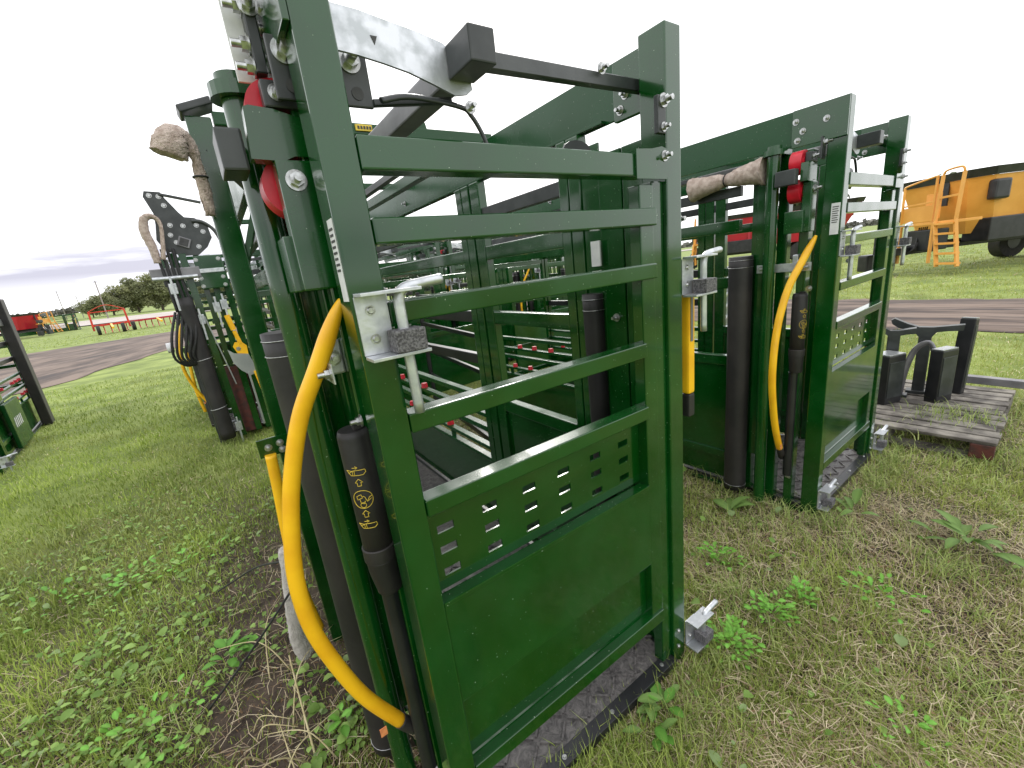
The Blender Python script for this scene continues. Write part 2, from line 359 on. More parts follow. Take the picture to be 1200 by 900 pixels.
    qd = MB().prism(up+lo, 'y', .0465, .052).build('quadrant_plate', M['galv'], t)
    MB().prism([(.1345, 1.902), (.1465, 1.902), (.1405, 1.889)], 'y', .0455, .0464).build('triangle_mark', M['ink'], qd)
    MB().bar((.331, .012, 1.878), (.925, .120, 1.940), .022, .030).build('tie_bar', M['dark'], t)
    bolt((.71, .062, 1.935), '-y', t, .8)
    MB().tube([(.14, .06, 1.81), (.20, .06, 1.822), (.30, .06, 1.815), (.325, .06, 1.80), (.345, .06, 1.77), (.355, .06, 1.745)], .0075, 8, flat=.6).build('link_arm', M['dark'], t)
    bolt((.318, .05, 1.812), '-y', t, .7)
    # hinge plates with big bolts behind the left post
    hp = MB().box(-.024, .020, .085, .093, 1.805, 1.897, .003).build('hinge_plate', M['dark'], t)
    bolt((.0, .085, 1.875), '-y', hp, 1.15); MB().cyl((.003, .0835, 1.826), (.003, .0848, 1.826), .0105, n=16).build('bolt_hole', M['ink'], hp)
    hp = MB().box(.085, .135, .085, .093, 1.805, 1.897, .003).build('hinge_plate', M['dark'], t)
    bolt((.104, .085, 1.875), '-y', hp, 1.15); MB().cyl((.109, .0835, 1.826), (.109, .0848, 1.826), .0105, n=16).build('bolt_hole', M['ink'], hp)
    MB().bar((.135, .09, 1.815), (.30, .09, 1.835), .012, .012).build('link_arm', M['dark'], t)
    bk = MB().box(-.062, .030, .180, .186, 1.86, 2.09, .001).build('backing_plate', M['label'], t)
    MB().bar((-.028, .15, 1.86), (-.028, .15, 2.06), .018, .03).build('guide_bar', M['dark'], bk)
    MB().bar((.012, .165, 1.83), (.012, .165, 2.06), .010, .02).build('guide_bar', M['dark'], bk)
    for p, f in (((-.037, .15, 1.905), '-x'), ((-.037, .15, 1.872), '-x'), ((-.036, .15, 1.96), '-x'), ((-.028, .134, 1.955), '-y'), ((-.005, .134, 1.955), '-y')): bolt(p, f, bk, .95)
    # left mechanism: round guide tube, rollers, housings
    dt = MB().cyl((-.059, .268, .03), (-.059, .268, 1.858), .028, n=28).build('guide_tube', G, t, True)
    MB().prism([(-.059+.045*math.cos(a), .268+.045*math.sin(a)) for a in np.linspace(R(90), R(270), 12)]+[(.03, .225), (.03, .31)], 'z', 1.859, 1.882).build('tube_cap', G, t)
    MB().cyl((-.058, .268, 1.8825), (-.058, .268, 1.90), .032, n=20).build('tube_cap', G, t, True)
    MB().box(-.034, .0, .275, .345, .30, 1.86, .004).build('guide_upright', G, t)
    MB().box(.0, .056, .125, .165, .03, 1.86, .004).build('side_upright', G, t)
    MB().box(.0, .05, .215, .262, .03, 1.86, .004).build('side_upright', G, t)
    ch = MB().box(-.048, .012, .105, .143, 1.50, 1.72, .004).build('roller_channel', G, t)
    bolt((-.021, .105, 1.687), '-y', ch, 1.05)
    for x, z in ((-.014, 1.808), (-.017, 1.686)):
        w = MB().cyl((x, .150, z), (x, .20, z), .052, n=40); w.cyl((x, .146, z), (x, .1495, z), .030, .030, n=30)
        w.build('roller', M['red'], t, True)
    MB().box(-.040, .030, .118, .143, 1.8035, 1.845, .003).build('roller_channel', M['dark'], t); bolt((-.018, .118, 1.826), '-y', t, .8)
    hs = [(-.080, 1.722), (-.074, 1.800), (-.066, 1.803), (-.03, 1.800), (.022, 1.786), (.022, 1.728), (-.012, 1.728), (-.030, 1.720)]
    MB().prism(hs, 'y', .115, .145).build('roller_housing', G, t)
    MB().box(-.121, -.081, .15, .235, 1.712, 1.779, .004).build('stub_tube', M['dark'], t)
    MB().box(-.06, -.02, .13, .21, 1.50, 1.60, .003).build('roller_channel', G, t)
    # strap plate and sticker
    st = MB().box(-.0385, -.0355, .09, .335, 1.322, 1.362, .001).build('strap', M['galv'], t)
    bolt((-.0385, .11, 1.342), '-x', st, .85); bolt((-.0385, .315, 1.342), '-x', st, .85)
    lb = MB().box(-.0012, -.0002, .006, .040, 1.475, 1.61, 0).build('serial_label', M['label'], t)
    for k in range(8): MB().box(-.0019, -.0013, .011+(k % 2)*.003, .035, 1.592-k*.0095, 1.596-k*.0095, 0).build('print_mark', M['ink'], lb)
    # black control sleeve with yellow pictograms
    hx, hy = -.018, .135
    sl = MB().tube([(hx, hy, .915), (hx, hy, 1.05), (hx, hy, 1.20), (hx, hy, 1.214)], lambda q: .033 if q < .97 else .029, 24, smooth=False)
    sl = sl.build('control_sleeve', M['black'], t)
    b = MB(); rad = .0338; a0 = R(-118)
    for ln in icon_lines():
        pp = []
        for (p, q) in zip(ln[:-1], ln[1:]):
            for k in range(3):
                uu_, zz = p[0]+(q[0]-p[0])*k/3, p[1]+(q[1]-p[1])*k/3
                pp.append((uu_, zz))
        pp.append(ln[-1])
        b.tube([(hx+rad*math.cos(a0+u_/rad), hy+rad*math.sin(a0+u_/rad), 1.065+z_) for u_, z_ in pp], .00075, 4, smooth=False)
    b.build('pictograms', M['yink'], sl)
    MB().tube([(hx, hy, .935), (hx, hy, .93), (hx, hy, .917), (hx, hy, .905), (hx, hy, .90)], lambda q: .0365 if .1 < q < .9 else .034, 24).build('sleeve_collar', M['black'], t)
    MB().tube([(hx, hy, .90), (hx, hy, .87), (hx+.004, hy, .83), (hx+.004, hy, .812)], lambda q: .034-.006*q, 24).build('boot', M['black'], t)
    MB().cyl((hx+.004, hy+.01, .81), (hx+.004, hy+.01, .22), .021, n=16).build('control_rod', M['blacks'], t, True)
    MB().box(hx, .0, hy-.02, hy+.005, 1.214, 1.222, .001).build('sleeve_strap', M['black'], t)
    bolt((-.002, hy-.03, 1.235), '-x', t, .8)
    # black padded roll behind the tube
    for (rx, ry, z0, z1, r) in ((-.062, .405, .07, 1.415, .058), (.885, .31, .25, 1.38, .038)):
        rb = MB().tube([(rx, ry, z0), (rx, ry, .5), (rx+.002, ry, .9), (rx, ry, z1)], r, 24).build('rubber_sleeve', M['black'], t)
        for z in ((z0+.03), z1-.018, z1-.055): MB().tube([(rx+(r+.001)*math.cos(a), ry+(r+.001)*math.sin(a), z) for a in np.linspace(0, 2*math.pi, 25)], .0011, 5, smooth=False).build('binding_wire', M['zinc'], rb)
    # yellow bowed hose with black end
    hz = [(.009, .095, 1.478), (-.012, .105, 1.442), (-.055, .128, 1.357), (-.105, .153, 1.26), (-.146, .168, 1.138), (-.172, .173, 1.027), (-.19, .173, .909), (-.188, .173, .783), (-.161, .173, .652), (-.119, .173, .517), (-.055, .173, .384)]
    hh = MB().tube(hz, lambda q: .006+.0108*min(1, q*7) if q < .1428 else .0168, 16).build('yellow_hose', M['yellow'], t)
    MB().tube([(-.057, .173, .388), (-.030, .173, .345), (-.002, .18, .315)], .0182, 16).build('hose_cuff', M['black'], hh)
    MB().box(-.112, -.095, .147, .149, .405, .43, 0).build('hose_tag', M['orlab'], hh)
    ba = MB().cyl((-.005, .15, .30), (-.005, .15, .2), .008, n=10).build('hose_anchor', M['zinc'], t, True)
    MB().box(-.03, .0, .15, .175, 1.33, 1.40, .004).build('hose_bracket', M['galv'], t)
    bolt((-.02, .15, 1.365), '-y', t, 1)
    # outer rear post with plate, second hose
    MB().box(-.124, -.055, .985, 1.045, .03, 2.06, .005, 3).build('outer_post', G, t)
    cp = MB(); cp.box(-.140, -.040, .96, 1.05, 2.075, 2.097, .006, 3, rot=Matrix.Rotation(R(-20), 3, 'Y')); cp.build('post_cap', M['dark'], t)
    MB().bar((-.09, 1.0, 1.97), (.0, 1.02, 1.86), .03, .02).build('brace', M['dark'], t)
    MB().bar((.0, 1.0, 1.78), (-.09, 1.02, 1.55), .03, .02).build('brace', GD, t)
    bp = MB().box(-.188, -.085, .975, .983, .93, 1.0, .002).build('hose_plate', G, t)
    for x, z in ((-.155, .965), (-.115, .972), (-.112, .945)): bolt((x, .975, z), '-y', bp, .8)
    h2 = MB().tube([(-.155, .963, .94), (-.162, .963, .813), (-.175, .963, .634), (-.184, .963, .464), (-.177, .963, .317), (-.160, .963, .15)], .019, 14).build('yellow_hose', M['yellow'], t)
    for z in (.5, .36): MB().tube([(-.18+.022*math.cos(a), .963+.022*math.sin(a), z) for a in np.linspace(0, 2*math.pi, 17)], .002, 5, smooth=False).build('cable_tie', M['cord'], h2)
    # yellow lever and latch hardware on the right
    lv = MB().box(1.0, 1.034, .02, .05, 1.035, 1.38, .008).build('lever', M['yellow'], t)
    MB().box(1.0005, 1.0335, .0205, .0495, .955, 1.0345, .006).build('lever_grip', M['black'], lv)
    MB().box(1.008, 1.020, .0175, .0195, 1.21, 1.36, .001).build('lever_slot', M['grey'], lv)
    MB().box(.945, .968, .07, .074, 1.52, 1.80, .001).build('guide_plate', GD, t)
    MB().box(.99, 1.03, .065, .09, 1.381, 1.62, .002).build('guide_plate', GD, t)
    for z in (1.60, 1.70): bolt((.957, .07, z), '-y', t, .8)
    bolt((1.01, .065, 1.58), '-y', t, 1); bolt((1.02, .055, 1.42), '-y', t, .9)
    for z in (1.55, 1.37): bolt((1.011, .065, z+.03), '-y', t, .7)
    MB().box(.938, .99, .075, .082, 1.40, 1.44, .001).build('strap', GD, t)
    MB().box(.838, .87, -.002, .011, 1.785, 1.872, .002).build('gate_catch', M['dark'], t)
    bolt((.86, -.002, 1.80), '-y', t, .7); bolt((.86, -.002, 1.86), '-y', t, 1)
    MB().prism([(.74, 1.675), (.86, 1.675), (.87, 1.70), (.87, 1.745), (.84, 1.752), (.80, 1.745), (.74, 1.742)], 'y', -.010, -.005).build('gusset', G, t)
    bolt((.85, -.010, 1.73), '-y', t, .8)
    MB().prism([(.70+.055*math.cos(a)+.05, 1.79+.03*math.sin(a)) for a in np.linspace(0, 2*math.pi, 16)], 'y', .20, .206).build('lobed_plate', M['dark'], t)
    MB().box(.868, .873, .25, .29, 1.47, 1.55, 0).build('warning_label', M['label'], t)
    latch(t, .004, 1.378); latch(t, .947, 1.362, .012); latch(t, .004, .06); latch(t, .937, .075, .0)
    for x, z in ((.03, .10), (.90, .16), (.90, .09), (.03, .045)): bolt((x, 0, z), '-y', t, .7, HEAD)
    for y, z in ((.10, .12), (.19, .10), (.14, .2), (.30, .10)): bolt((.0, y, z), '-x', t, .75, HEAD)
    return t

c1 = make_chute('nearest dark green cattle chute filling the middle, with slotted gate panel and yellow hose', (.19, .757, 0))
copy_tree(c1, (2.385, .803, 0), R(1.9), label='second green cattle chute on the right, standing between the nearest chute and the pallet')
copy_tree(c1, (-.25, 5.70, 0), R(1), label='green cattle chute behind the nearest one on the left, with punched control plate above')
lc = copy_tree(c1, (-3.20, 6.50, 0), R(6.8), label='green cattle chute cut off by the left edge of the picture')
MB().box(.945, 1.06, 2.55, 2.80, .0, 1.9, .02).build('corner_sheath', M['black'], lc)
MB().box(.945, .985, .85, 1.6, .06, .62, .01).build('lower_panel', M['green_dull'], lc)
for k in range(5): MB().bar((.9865, 1.0+k*.085, .30), (.9865, 1.03+k*.085, .42), .004, .03, 0).build('white_lettering', M['label'], lc)
MB().box(.945, 1.0, 1.6, 2.5, 1.52, 1.62, .01).build('top_bar', M['dark'], lc)
copy_tree(c1, (1.75, 5.5, 0), R(-1), label='green cattle chute seen far back through the rails of the nearest gate')
copy_tree(c1, (.78, 6.1, 0), R(2), label='green cattle chute squeezed between the rear left chute and the one behind the middle gate')
copy_tree(c1, (2.95, 5.75, 0), R(-2), label='green cattle chute in the back row, seen through the right half of the nearest gate')
copy_tree(c1, (4.2, 5.4, 0), R(1), label='green cattle chute glimpsed beyond the side bars of the right-hand chute')

# ------------------------------------------------------------------ punched control plate rising over the second row
def control_tower():
    t = thing('control_mast', 'dark punched steel control plate with lever arms above the rear left chute', 'control mast', (-.28, 5.48, 0))
    G = M['green']
    pl = [(-.02, 2.53), (.0, 2.58), (.12, 2.57), (.14, 2.52), (.22, 2.38), (.25, 2.34), (.33, 2.33), (.42, 2.27), (.43, 2.14), (.37, 2.05), (.28, 1.98), (.14, 1.98), (.02, 2.04), (-.02, 2.14), (.01, 2.28), (.02, 2.38)]
    p = MB().prism(pl, 'y', -.02, 0).build('punched_plate', M['dark'], t)
    for x, z in ((.03, 2.54), (.10, 2.53), (.12, 2.45), (.22, 2.26), (.33, 2.26), (.10, 2.18), (.13, 2.11), (.12, 2.27), (.37, 2.2), (.30, 2.06)): link('bolt', HEAD, p, (x, -.02, z), FACE['-y'], (1.8, 1.8, 1))
    MB().box(.14, .24, -.05, -.021, 2.06, 2.15, .004, rot=Matrix.Rotation(R(25), 3, 'Y')).build('square_socket', M['grey'], p)
    MB().box(.155, .225, -.053, -.0505, 2.07, 2.14, .004, rot=Matrix.Rotation(R(25), 3, 'Y')).build('socket_opening', M['ink'], p)
    MB().bar((.10, -.03, 2.55), (.42, -.03, 2.47), .05, .02).build('lever_arm', M['dark'], t)
    MB().tube([(.30, -.03, 2.30), (.38, -.03, 2.29), (.46, -.03, 2.22), (.50, -.03, 2.1), (.50, -.03, 1.98)], .018, 8).build('lever_arm', M['dark'], t)
    MB().box(-.15, .25, -.07, .02, 1.76, 1.87, .01).build('cross_tube', M['grey'], t)
    MB().cyl((-.14, -.10, 1.775), (.22, -.10, 1.775), .02, n=12).build('cylinder_rod', M['galv'], t, True)
    MB().bar((.20, .01, .04), (.14, .01, 2.0), .085, .06).build('mast_post', G, t)
    MB().bar((.36, .06, .04), (.34, .06, 1.98), .05, .06).build('mast_post', G, t)
    MB().bar((.46, .06, .04), (.44, .06, 1.9), .05, .06).build('mast_post', G, t)
    for x0, x1 in ((.60, .58), (.70, .68), (.28, .25), (.53, .51)): MB().bar((x0, .10+x0*.1, .04), (x1, .10+x0*.1, 2.0), .05, .05).build('mast_post', G, t)
    for z in (.5, .9, 1.3): MB().bar((.22, .16, z), (.74, .16, z+.02), .04, .04).build('mast_rail', G, t)
    bx = MB().box(.22, .46, -.06, .03, 1.64, 1.97, .01).build('green_housing', G, t)
    MB().box(.225, .455, -.068, -.0605, 1.80, 1.84, .003).build('housing_strap', M['galv'], bx)
    for x, z in ((.24, 1.93), (.43, 1.93), (.24, 1.75), (.43, 1.75), (.24, 1.67), (.43, 1.67)): link('bolt', HEAD, bx, (x, -.061, z), FACE['-y'], (1.6, 1.6, 1))
    for k in range(4): MB().tube([(-.05+k*.045, -.05, 2.05), (-.04+k*.04, -.08, 1.8), (-.03+k*.045, -.10, 1.45)], .014, 8).build('hydraulic_hose', M['cord'], t)
    for k in range(6): MB().tube([(-.05+k*.03, -.1, 1.45), (-.14+k*.04, -.17, 1.2), (-.16+k*.03, -.15, 1.0), (-.05+k*.02, -.1, .92), (.0, -.05, 1.2)], .012, 8).build('hydraulic_hose', M['cord'], t)
    MB().cyl((-.20, -.12, 1.12), (-.15, -.12, 1.12), .05, n=14).build('gauge', M['label'], t, True)
    MB().bar((.0, -.02, .02), (-.02, -.02, .9), .05, .05).build('mast_post', M['dark'], t)
    rb = MB().tube([(.06, -.09, .07), (.055, -.09, .8), (.05, -.09, 1.58)], .072, 18).build('rubber_sleeve', M['black'], t)
    for z in (.42, .95): MB().tube([(.057+.074*math.cos(a), -.09+.074*math.sin(a), z+.01*math.cos(a)) for a in np.linspace(0, 2*math.pi, 25)], .004, 5, smooth=False).build('binding_wire', M['zinc'], rb)
    for x, y, z in ((.14, -.05, 1.30), (.18, -.05, .12), (.37, -.02, 1.42), (.30, -.02, 1.40), (.0, -.16, 1.62)):
        MB().box(x-.03, x+.03, y-.05, y, z, z+.10, .004).bar((x, y-.06, z-.16), (x, y-.06, z+.16), .018).build('chrome_latch', M['galv'], t)
    MB().bar((.17, -.04, 1.38), (.27, -.04, .62), .012).build('slack_rod', M['silver'], t)
    MB().cyl((.36, -.12, 1.36), (.385, -.12, 1.20), .026, n=12).build('yellow_cylinder', M['yellow'], t, True)
    MB().cyl((.385, -.12, 1.19), (.41, -.12, 1.05), .020, n=12).build('yellow_cylinder', M['yellow'], t, True)
    MB().prism([(.335, 1.03), (.36, 1.07), (.42, 1.07), (.46, 1.02), (.455, .93), (.36, .95)], 'y', -.13, -.11).build('yellow_clevis', M['yellow'], t)
    link('bolt', HEAD, t, (.38, -.13, 1.0), FACE['-y'], (1.8, 1.8, 1))
    MB().prism([(.28, 1.01), (.33, .96), (.455, .93), (.50, .72), (.42, .70), (.35, .77), (.30, .86)], 'y', -.15, -.135).build('grey_plate', M['silver'], t)
    MB().bar((.41, -.14, .74), (.42, -.14, .14), .035, .02).build('grey_leg', M['silver'], t)
    MB().bar((.47, -.14, .74), (.50, -.14, .44), .055, .03).build('yellow_cylinder', M['yellow'], t)
    MB().cyl((.30, .14, .05), (.30, .14, .80), .10, n=24).build('brown_cylinder', M['woodred'], t, True)
control_tower()

# ------------------------------------------------------------------ felt rolls
def fuzzy(name, pts, rad, label, m='felt', flat=.7, seed=1, holl=False):
    b = MB(); b.tube(pts, rad, 22, flat=flat); rs = random.Random(seed)
    for v in b.bm.verts: v.co += Vector((rs.uniform(-1, 1), rs.uniform(-1, 1), rs.uniform(-1, 1)))*.0028
    # frayed threads
    vs = list(b.bm.verts)
    for i in range(900):
        v = rs.choice(vs).co; d = Vector((rs.uniform(-1, 1), rs.uniform(-1, 1), rs.uniform(-1, .4))).normalized()*rs.uniform(.004, .013)
        a = b.bm.verts.new(v); c = b.bm.verts.new(v+Vector((.0012, .0012, 0))); e = b.bm.verts.new(v+d); b.bm.faces.new((a, c, e))
    o = b.build(name, M[m], None); me = o.data
    return tag(o, label, 'felt roll', 'felt rolls tied to the chutes')
OX, OY = .19, .757
f1 = fuzzy('felt_roll', [(.060, 1.70, 1.765), (.063, 1.70, 1.83), (.063, 1.70, 1.89), (.062, 1.70, 1.935), (.050, 1.70, 1.975), (.032, 1.69, 1.985), (.014, 1.68, 1.965), (-.000, 1.68, 1.93)],
    lambda q: .014+.004*math.sin(q*9) if q < .42 else (.016+.028*min(1, (q-.42)*2.2)), 'beige felt roll drooping over the tall post at the upper left of the nearest chute', flat=.8)
MB().tube([(.062+.019*math.cos(a), 1.70+.019*math.sin(a), 1.875) for a in np.linspace(0, 2*math.pi, 17)], .003, 6, smooth=False).build('tie_cord', M['cord'], f1)
f2 = fuzzy('felt_roll', [(2.34, 1.50, 1.795), (2.34, 1.44, 1.80), (2.34, 1.34, 1.805), (2.34, 1.30, 1.806), (2.34, 1.24, 1.808), (2.34, 1.15, 1.81), (2.34, 1.11, 1.81)],
    lambda q: .024+.040*abs(q-.46)**.9*2, 'beige felt bundle tied in the middle under the roof beam of the right-hand chute', flat=1.0, seed=3)
MB().tube([(2.34+.03*math.cos(a), 1.31, 1.805+.028*math.sin(a)) for a in np.linspace(0, 2*math.pi, 17)], .003, 6, smooth=False).build('tie_cord', M['cord'], f2)
fuzzy('felt_roll', [(-.035, 1.66, .12), (-.045, 1.65, .22), (-.03, 1.64, .36), (-.01, 1.64, .50), (.0, 1.64, .60)], .036, 'pale fuzzy felt roll at ground level behind the big yellow hose', 'feltw', seed=5)
fuzzy('felt_roll', [(-.34, 5.36, 1.92), (-.34, 5.36, 2.05), (-.36, 5.36, 2.20), (-.34, 5.36, 2.31), (-.28, 5.36, 2.34), (-.23, 5.36, 2.28), (-.25, 5.36, 2.12), (-.29, 5.36, 1.95)], lambda q: .03+.012*math.sin(q*6), 'small beige felt loop hanging beside the dark punched plate', seed=6)
fuzzy('felt_roll', [(3.50, 1.15, .03), (3.49, 1.15, .18), (3.47, 1.15, .35), (3.46, 1.15, .46)], .05, 'pale felt roll hanging low between the right-hand chute and the pallet', 'felt', seed=8)

# ------------------------------------------------------------------ pallet with steel parts
def pallet():
    t = thing('wooden_pallet', 'weathered grey wooden pallet lying in the grass on the right', 'pallet', (4.22, .90, 0), R(3))
    for y in (-.48, -.0, .48): MB().box(-.62, .62, y-.045, y+.045, .035, .125, .004).build('stringer', M['wood'], t)
    MB().box(-.625, -.53, -.535, -.43, .034, .1245, .004).build('corner_block', M['woodred'], t)
    rs = random.Random(4)
    for k in range(11):
        x = -.57+k*.114; MB().box(x-.047, x+.047, -.53+rs.uniform(-.02, .02), .53+rs.uniform(-.02, .02), .126, .145+rs.uniform(0, .006), .005).build('deck_board', M['wood'], t)
    for k in range(4):
        x = -.55+k*.36; MB().box(x-.05, x+.05, -.52, .52, .012, .034, .003).build('bottom_board', M['wood'], t)
pallet()
def yoke(loc, rz, label, h, w):
    t = thing('steel_yoke', label, 'steel part', loc, rz, 'dark steel yokes on the pallet')
    MB().bar((0, 0, 0), (0, 0, h-.06), .075, .05, .006).build('stem', M['dark'], t)
    MB().box(-.07, .07, -.045, .045, .0, .025, .004).build('foot_plate', M['dark'], t)
    P = [(-1, h-.0), (-.8, h-.03), (-.35, h-.055), (-.18, h-.10), (.18, h-.10), (.3, h-.06), (.6, h-.05), (1, h-.045), (1.02, h-.0), (.7, h-.008), (.2, h-.022), (-.2, h-.022), (-.55, h+.004), (-.95, h+.045), (-1.05, h+.03)]
    MB().prism([(a*w/2, b_) for a, b_ in P], 'y', -.03, .03).build('fork', M['dark'], t)
    return t
yoke((4.27, 1.02, .150), R(-75), 'short forked dark steel yoke standing at the left of the pallet parts', .56, .24)
yoke((4.47, .88, .150), R(-80), 'wide forked dark steel yoke standing at the middle of the pallet', .56, .40)
def slab(loc, rz, w, h, d, label, lean=0):
    t = thing('steel_panel_part', label, 'steel part', loc, rz, 'steel parts stacked on the pallet')
    MB().box(-w/2, w/2, -d/2, d/2, 0, h, .006).build('body', M['blacks'], t)
    MB().box(-w/2+.012, w/2-.012, -d/2-.004, -d/2+.003, .05, h-.05, .002).build('face_rib', M['dark'], t)
    MB().box(-w/2+.004, w/2-.004, -d/2+.003, d/2-.003, h+.001, h+.010, .002).build('bright_top', M['silver'], t)  # thin silver sheet, brighter than the black body below
    t.rotation_euler = (0, lean, rz); return t
slab((4.12, 1.0, .150), R(-20), .17, .38, .13, 'black steel box part with bright top, leftmost on the pallet')
slab((4.33, .735, .150), R(-20), .16, .40, .08, 'narrow black steel box part with bright top, in the middle of the pallet')
slab((4.60, .69, .150), R(-8), .06, .58, .09, 'tall grey steel channel leaning at the right of the parts on the pallet', lean=R(6))
t = thing('steel_hoop', 'curved grey steel hoop between the two yokes on the pallet', 'steel part', (4.34, .86, .150), R(-80))
MB().tube([(-.10, 0, 0), (-.08, 0, .22), (-.04, 0, .38), (.03, 0, .44), (.07, 0, .36)], .028, 8, flat=.5).build('hoop_strip', M['grey'], t)
MB().box(-.14, -.05, -.04, .04, .0, .02, .003).build('foot_plate', M['dark'], t)
slab((4.30, 1.12, .150), R(10), .26, .26, .06, 'flat black steel bracket lying behind the leftmost box part')
b = MB().box(4.96, 5.03, -2.6, .70, .13, .19, .004, rot=Matrix.Rotation(R(-1), 3, 'Z')); tag(b.build('long_steel_tube', M['grey']), 'long dark steel tube lying from the pallet toward the right edge', 'steel tube')

# ------------------------------------------------------------------ feed mixer wagons
def mixer(loc, rz, body, lad, label):
    t = thing('feed_mixer', label, 'feed mixer', loc, rz, 'vertical feed mixer wagons')
    Lh = 3.1
    # tapered tub, front toward -x
    def ring(z, x0, x1, y): 
        c = .35; return [(x0+c, -y, z), (x1-c, -y, z), (x1, -y+c, z), (x1, y-c, z), (x1-c, y, z), (x0+c, y, z), (x0, y-c, z), (x0, -y+c, z)]
    b = MB(); A = [b.bm.verts.new(p) for p in ring(.95, .12, 5.0, 1.0)]; B = [b.bm.verts.new(p) for p in ring(2.36, -.30, 5.8, 1.22)]
    for i in range(8): b.bm.faces.new((A[i], A[(i+1) % 8], B[(i+1) % 8], B[i]))
    b.bm.faces.new(A[::-1]); b.build('tub', M[body], t)
    b = MB(); A = [b.bm.verts.new(p) for p in ring(2.361, -.34, 5.85, 1.26)]; B = [b.bm.verts.new(p) for p in ring(2.56, -.38, 5.92, 1.30)]
    for i in range(8): b.bm.faces.new((A[i], A[(i+1) % 8], B[(i+1) % 8], B[i]))
    b.build('rim_band', M['blacks'], t)
    for x in (1.3, 3.9):
        MB().box(x, x+.12, -1.05, -1.12, 1.0, 2.3, .01).build('tub_rib', M[body], t)
    MB().box(-1.1, 5.0, -.45, -.30, .62, .80, .02).build('chassis_rail', M['blacks'], t)
    MB().box(-1.1, 5.0, .30, .45, .62, .80, .02).build('chassis_rail', M['blacks'], t)
    MB().box(.2, 2.3, -1.16, -.5, .72, 1.32, .03).build('side_box', M['blacks'], t)
    MB().box(2.33, 2.40, -1.17, -.5, .75, 1.2, .01).build('reflector_plate', M['silver'], t)
    MB().box(-1.5, -.2, -.3, .3, .55, .75, .02).build('drawbar', M['blacks'], t)
    MB().box(-1.7, -1.4, -.22, .22, .15, .62, .03).build('hitch_frame', M['dark'], t)
    MB().cyl((-1.25, .62, .05), (-1.25, .62, 1.1), .05, n=10).build('jack_stand', M['blacks'], t)
    MB().box(-1.5, -1.1, .60, .95, .10, .60, .05).build('hydraulic_tank', M['blacks'], t)
    for k in range(4): MB().tube([(-1.3, .35-k*.08, 1.0), (-1.45, .45-k*.1, .8), (-1.5, .3-k*.1, .5), (-1.6, .1, .4)], .018, 6).build('hydraulic_hose', M['silver'] if k%2 else M['cord'], t)
    for y in (-.95, .95):
        w = MB().cyl((3.6, y-.16, .48), (3.6, y+.16, .48), .48, n=28).build('wheel', M['tyre'], t, True)
        MB().cyl((3.6, y-.17, .48), (3.6, y+.17, .48), .22, n=18).build('rim', M['blacks'], w, True)
    for k in range(5): MB().tube([(-.7-k*.06, -.35, 1.25), (-.95-k*.05, -.45, .7), (-1.2, -.3+k*.05, .55)], .018, 6).build('hydraulic_hose', M['cord'], t)
    # platform, railing and ladder at the front
    n_before = set(t.children)
    MB().box(-1.15, -.45, -1.15, .35, 1.30, 1.37, .01).build('platform', M[lad], t)
    for y in (-.55, .33): MB().bar((-1.12, y, .30), (-1.12, y, 1.30), .07, .05).build('platform_leg', M[lad], t)
    for y, top in ((.33, 2.32), (-.52, 2.50)): MB().bar((-1.14, y, 1.38), (-1.14, y, top), .045, .045).build('rail_post', M[lad], t)
    MB().tube([(-1.14, .33, 2.30), (-1.14, .26, 2.38), (-1.14, -.45, 2.50), (-1.14, -.52, 2.48)], .025, 8).build('rail_bar', M[lad], t)
    MB().bar((-1.14, .33, 1.85), (-1.14, -.52, 1.88), .04, .04).build('rail_bar', M[lad], t)
    MB().box(-1.135, -1.12, -.50, .31, 1.40, 1.80, .004).build('guard_sheet', M[lad], t)
    MB().box(-.70, -.68, -.30, .10, 1.45, 2.10, .004).build('guard_sheet', M[lad], t)
    for y in (-.62, -1.12):
        MB().bar((-1.16, y, 1.38), (-1.28, y-.30, .22), .07, .07).build('ladder_rail', M[lad], t)
        MB().bar((-1.15, y, 1.38), (-1.10, y, 2.50), .06, .06).build('rail_post', M[lad], t)
    MB().tube([(-1.10, -.62, 2.50), (-1.10, -.70, 2.60), (-1.10, -1.04, 2.62), (-1.10, -1.12, 2.50)], .025, 8).build('rail_bar', M[lad], t)
    MB().bar((-1.13, -.62, 1.95), (-1.13, -1.12, 1.97), .05, .05).build('rail_bar', M[lad], t)
    for k in range(5):
        q = k/4; z = .30+q*1.0; x = -1.27+q*.11
        MB().box(x-.07, x+.07, -1.43+q*.30, -.90+q*.27, z-.025, z+.025, .004).build('ladder_step', M[lad], t)
    MB().box(-1.05, -.50, -.45, .30, .62, 1.18, .03).build('drive_box', M['blacks'], t)
    MB().box(-1.35, -1.0, .40, .80, 1.45, 1.75, .03).build('junction_box', M['dark'], t)
    MB().box(-.30, -.26, -.10, .05, 1.75, 2.5, .01).build('sight_slot', M['blacks'], t)
    for c_ in t.children:
        if c_ not in n_before: c_.location.y -= .32
    MB().box(.0, .45, -1.30, -1.10, 1.75, 2.25, .06).build('control_box', M['blacks'], t)
    MB().box(2.3, 2.9, -1.135, -1.12, 1.95, 2.1, 0).build('label_plate', M['label'], t)
    return t
mx1 = mixer((17.6, 3.55, 0), R(-30), 'orange', 'orange', 'large orange feed mixer wagon with ladder, beyond the dirt track on the right')
mx2 = copy_tree(mx1, (-16.7, 68.0, .1), R(150), label='dark red feed mixer wagon with yellow ladder, far away at the left edge')
mx3 = copy_tree(mx1, (25.6, 14.7, 0), R(-61), label='red feed mixer wagon seen through the bars of the right-hand chute')
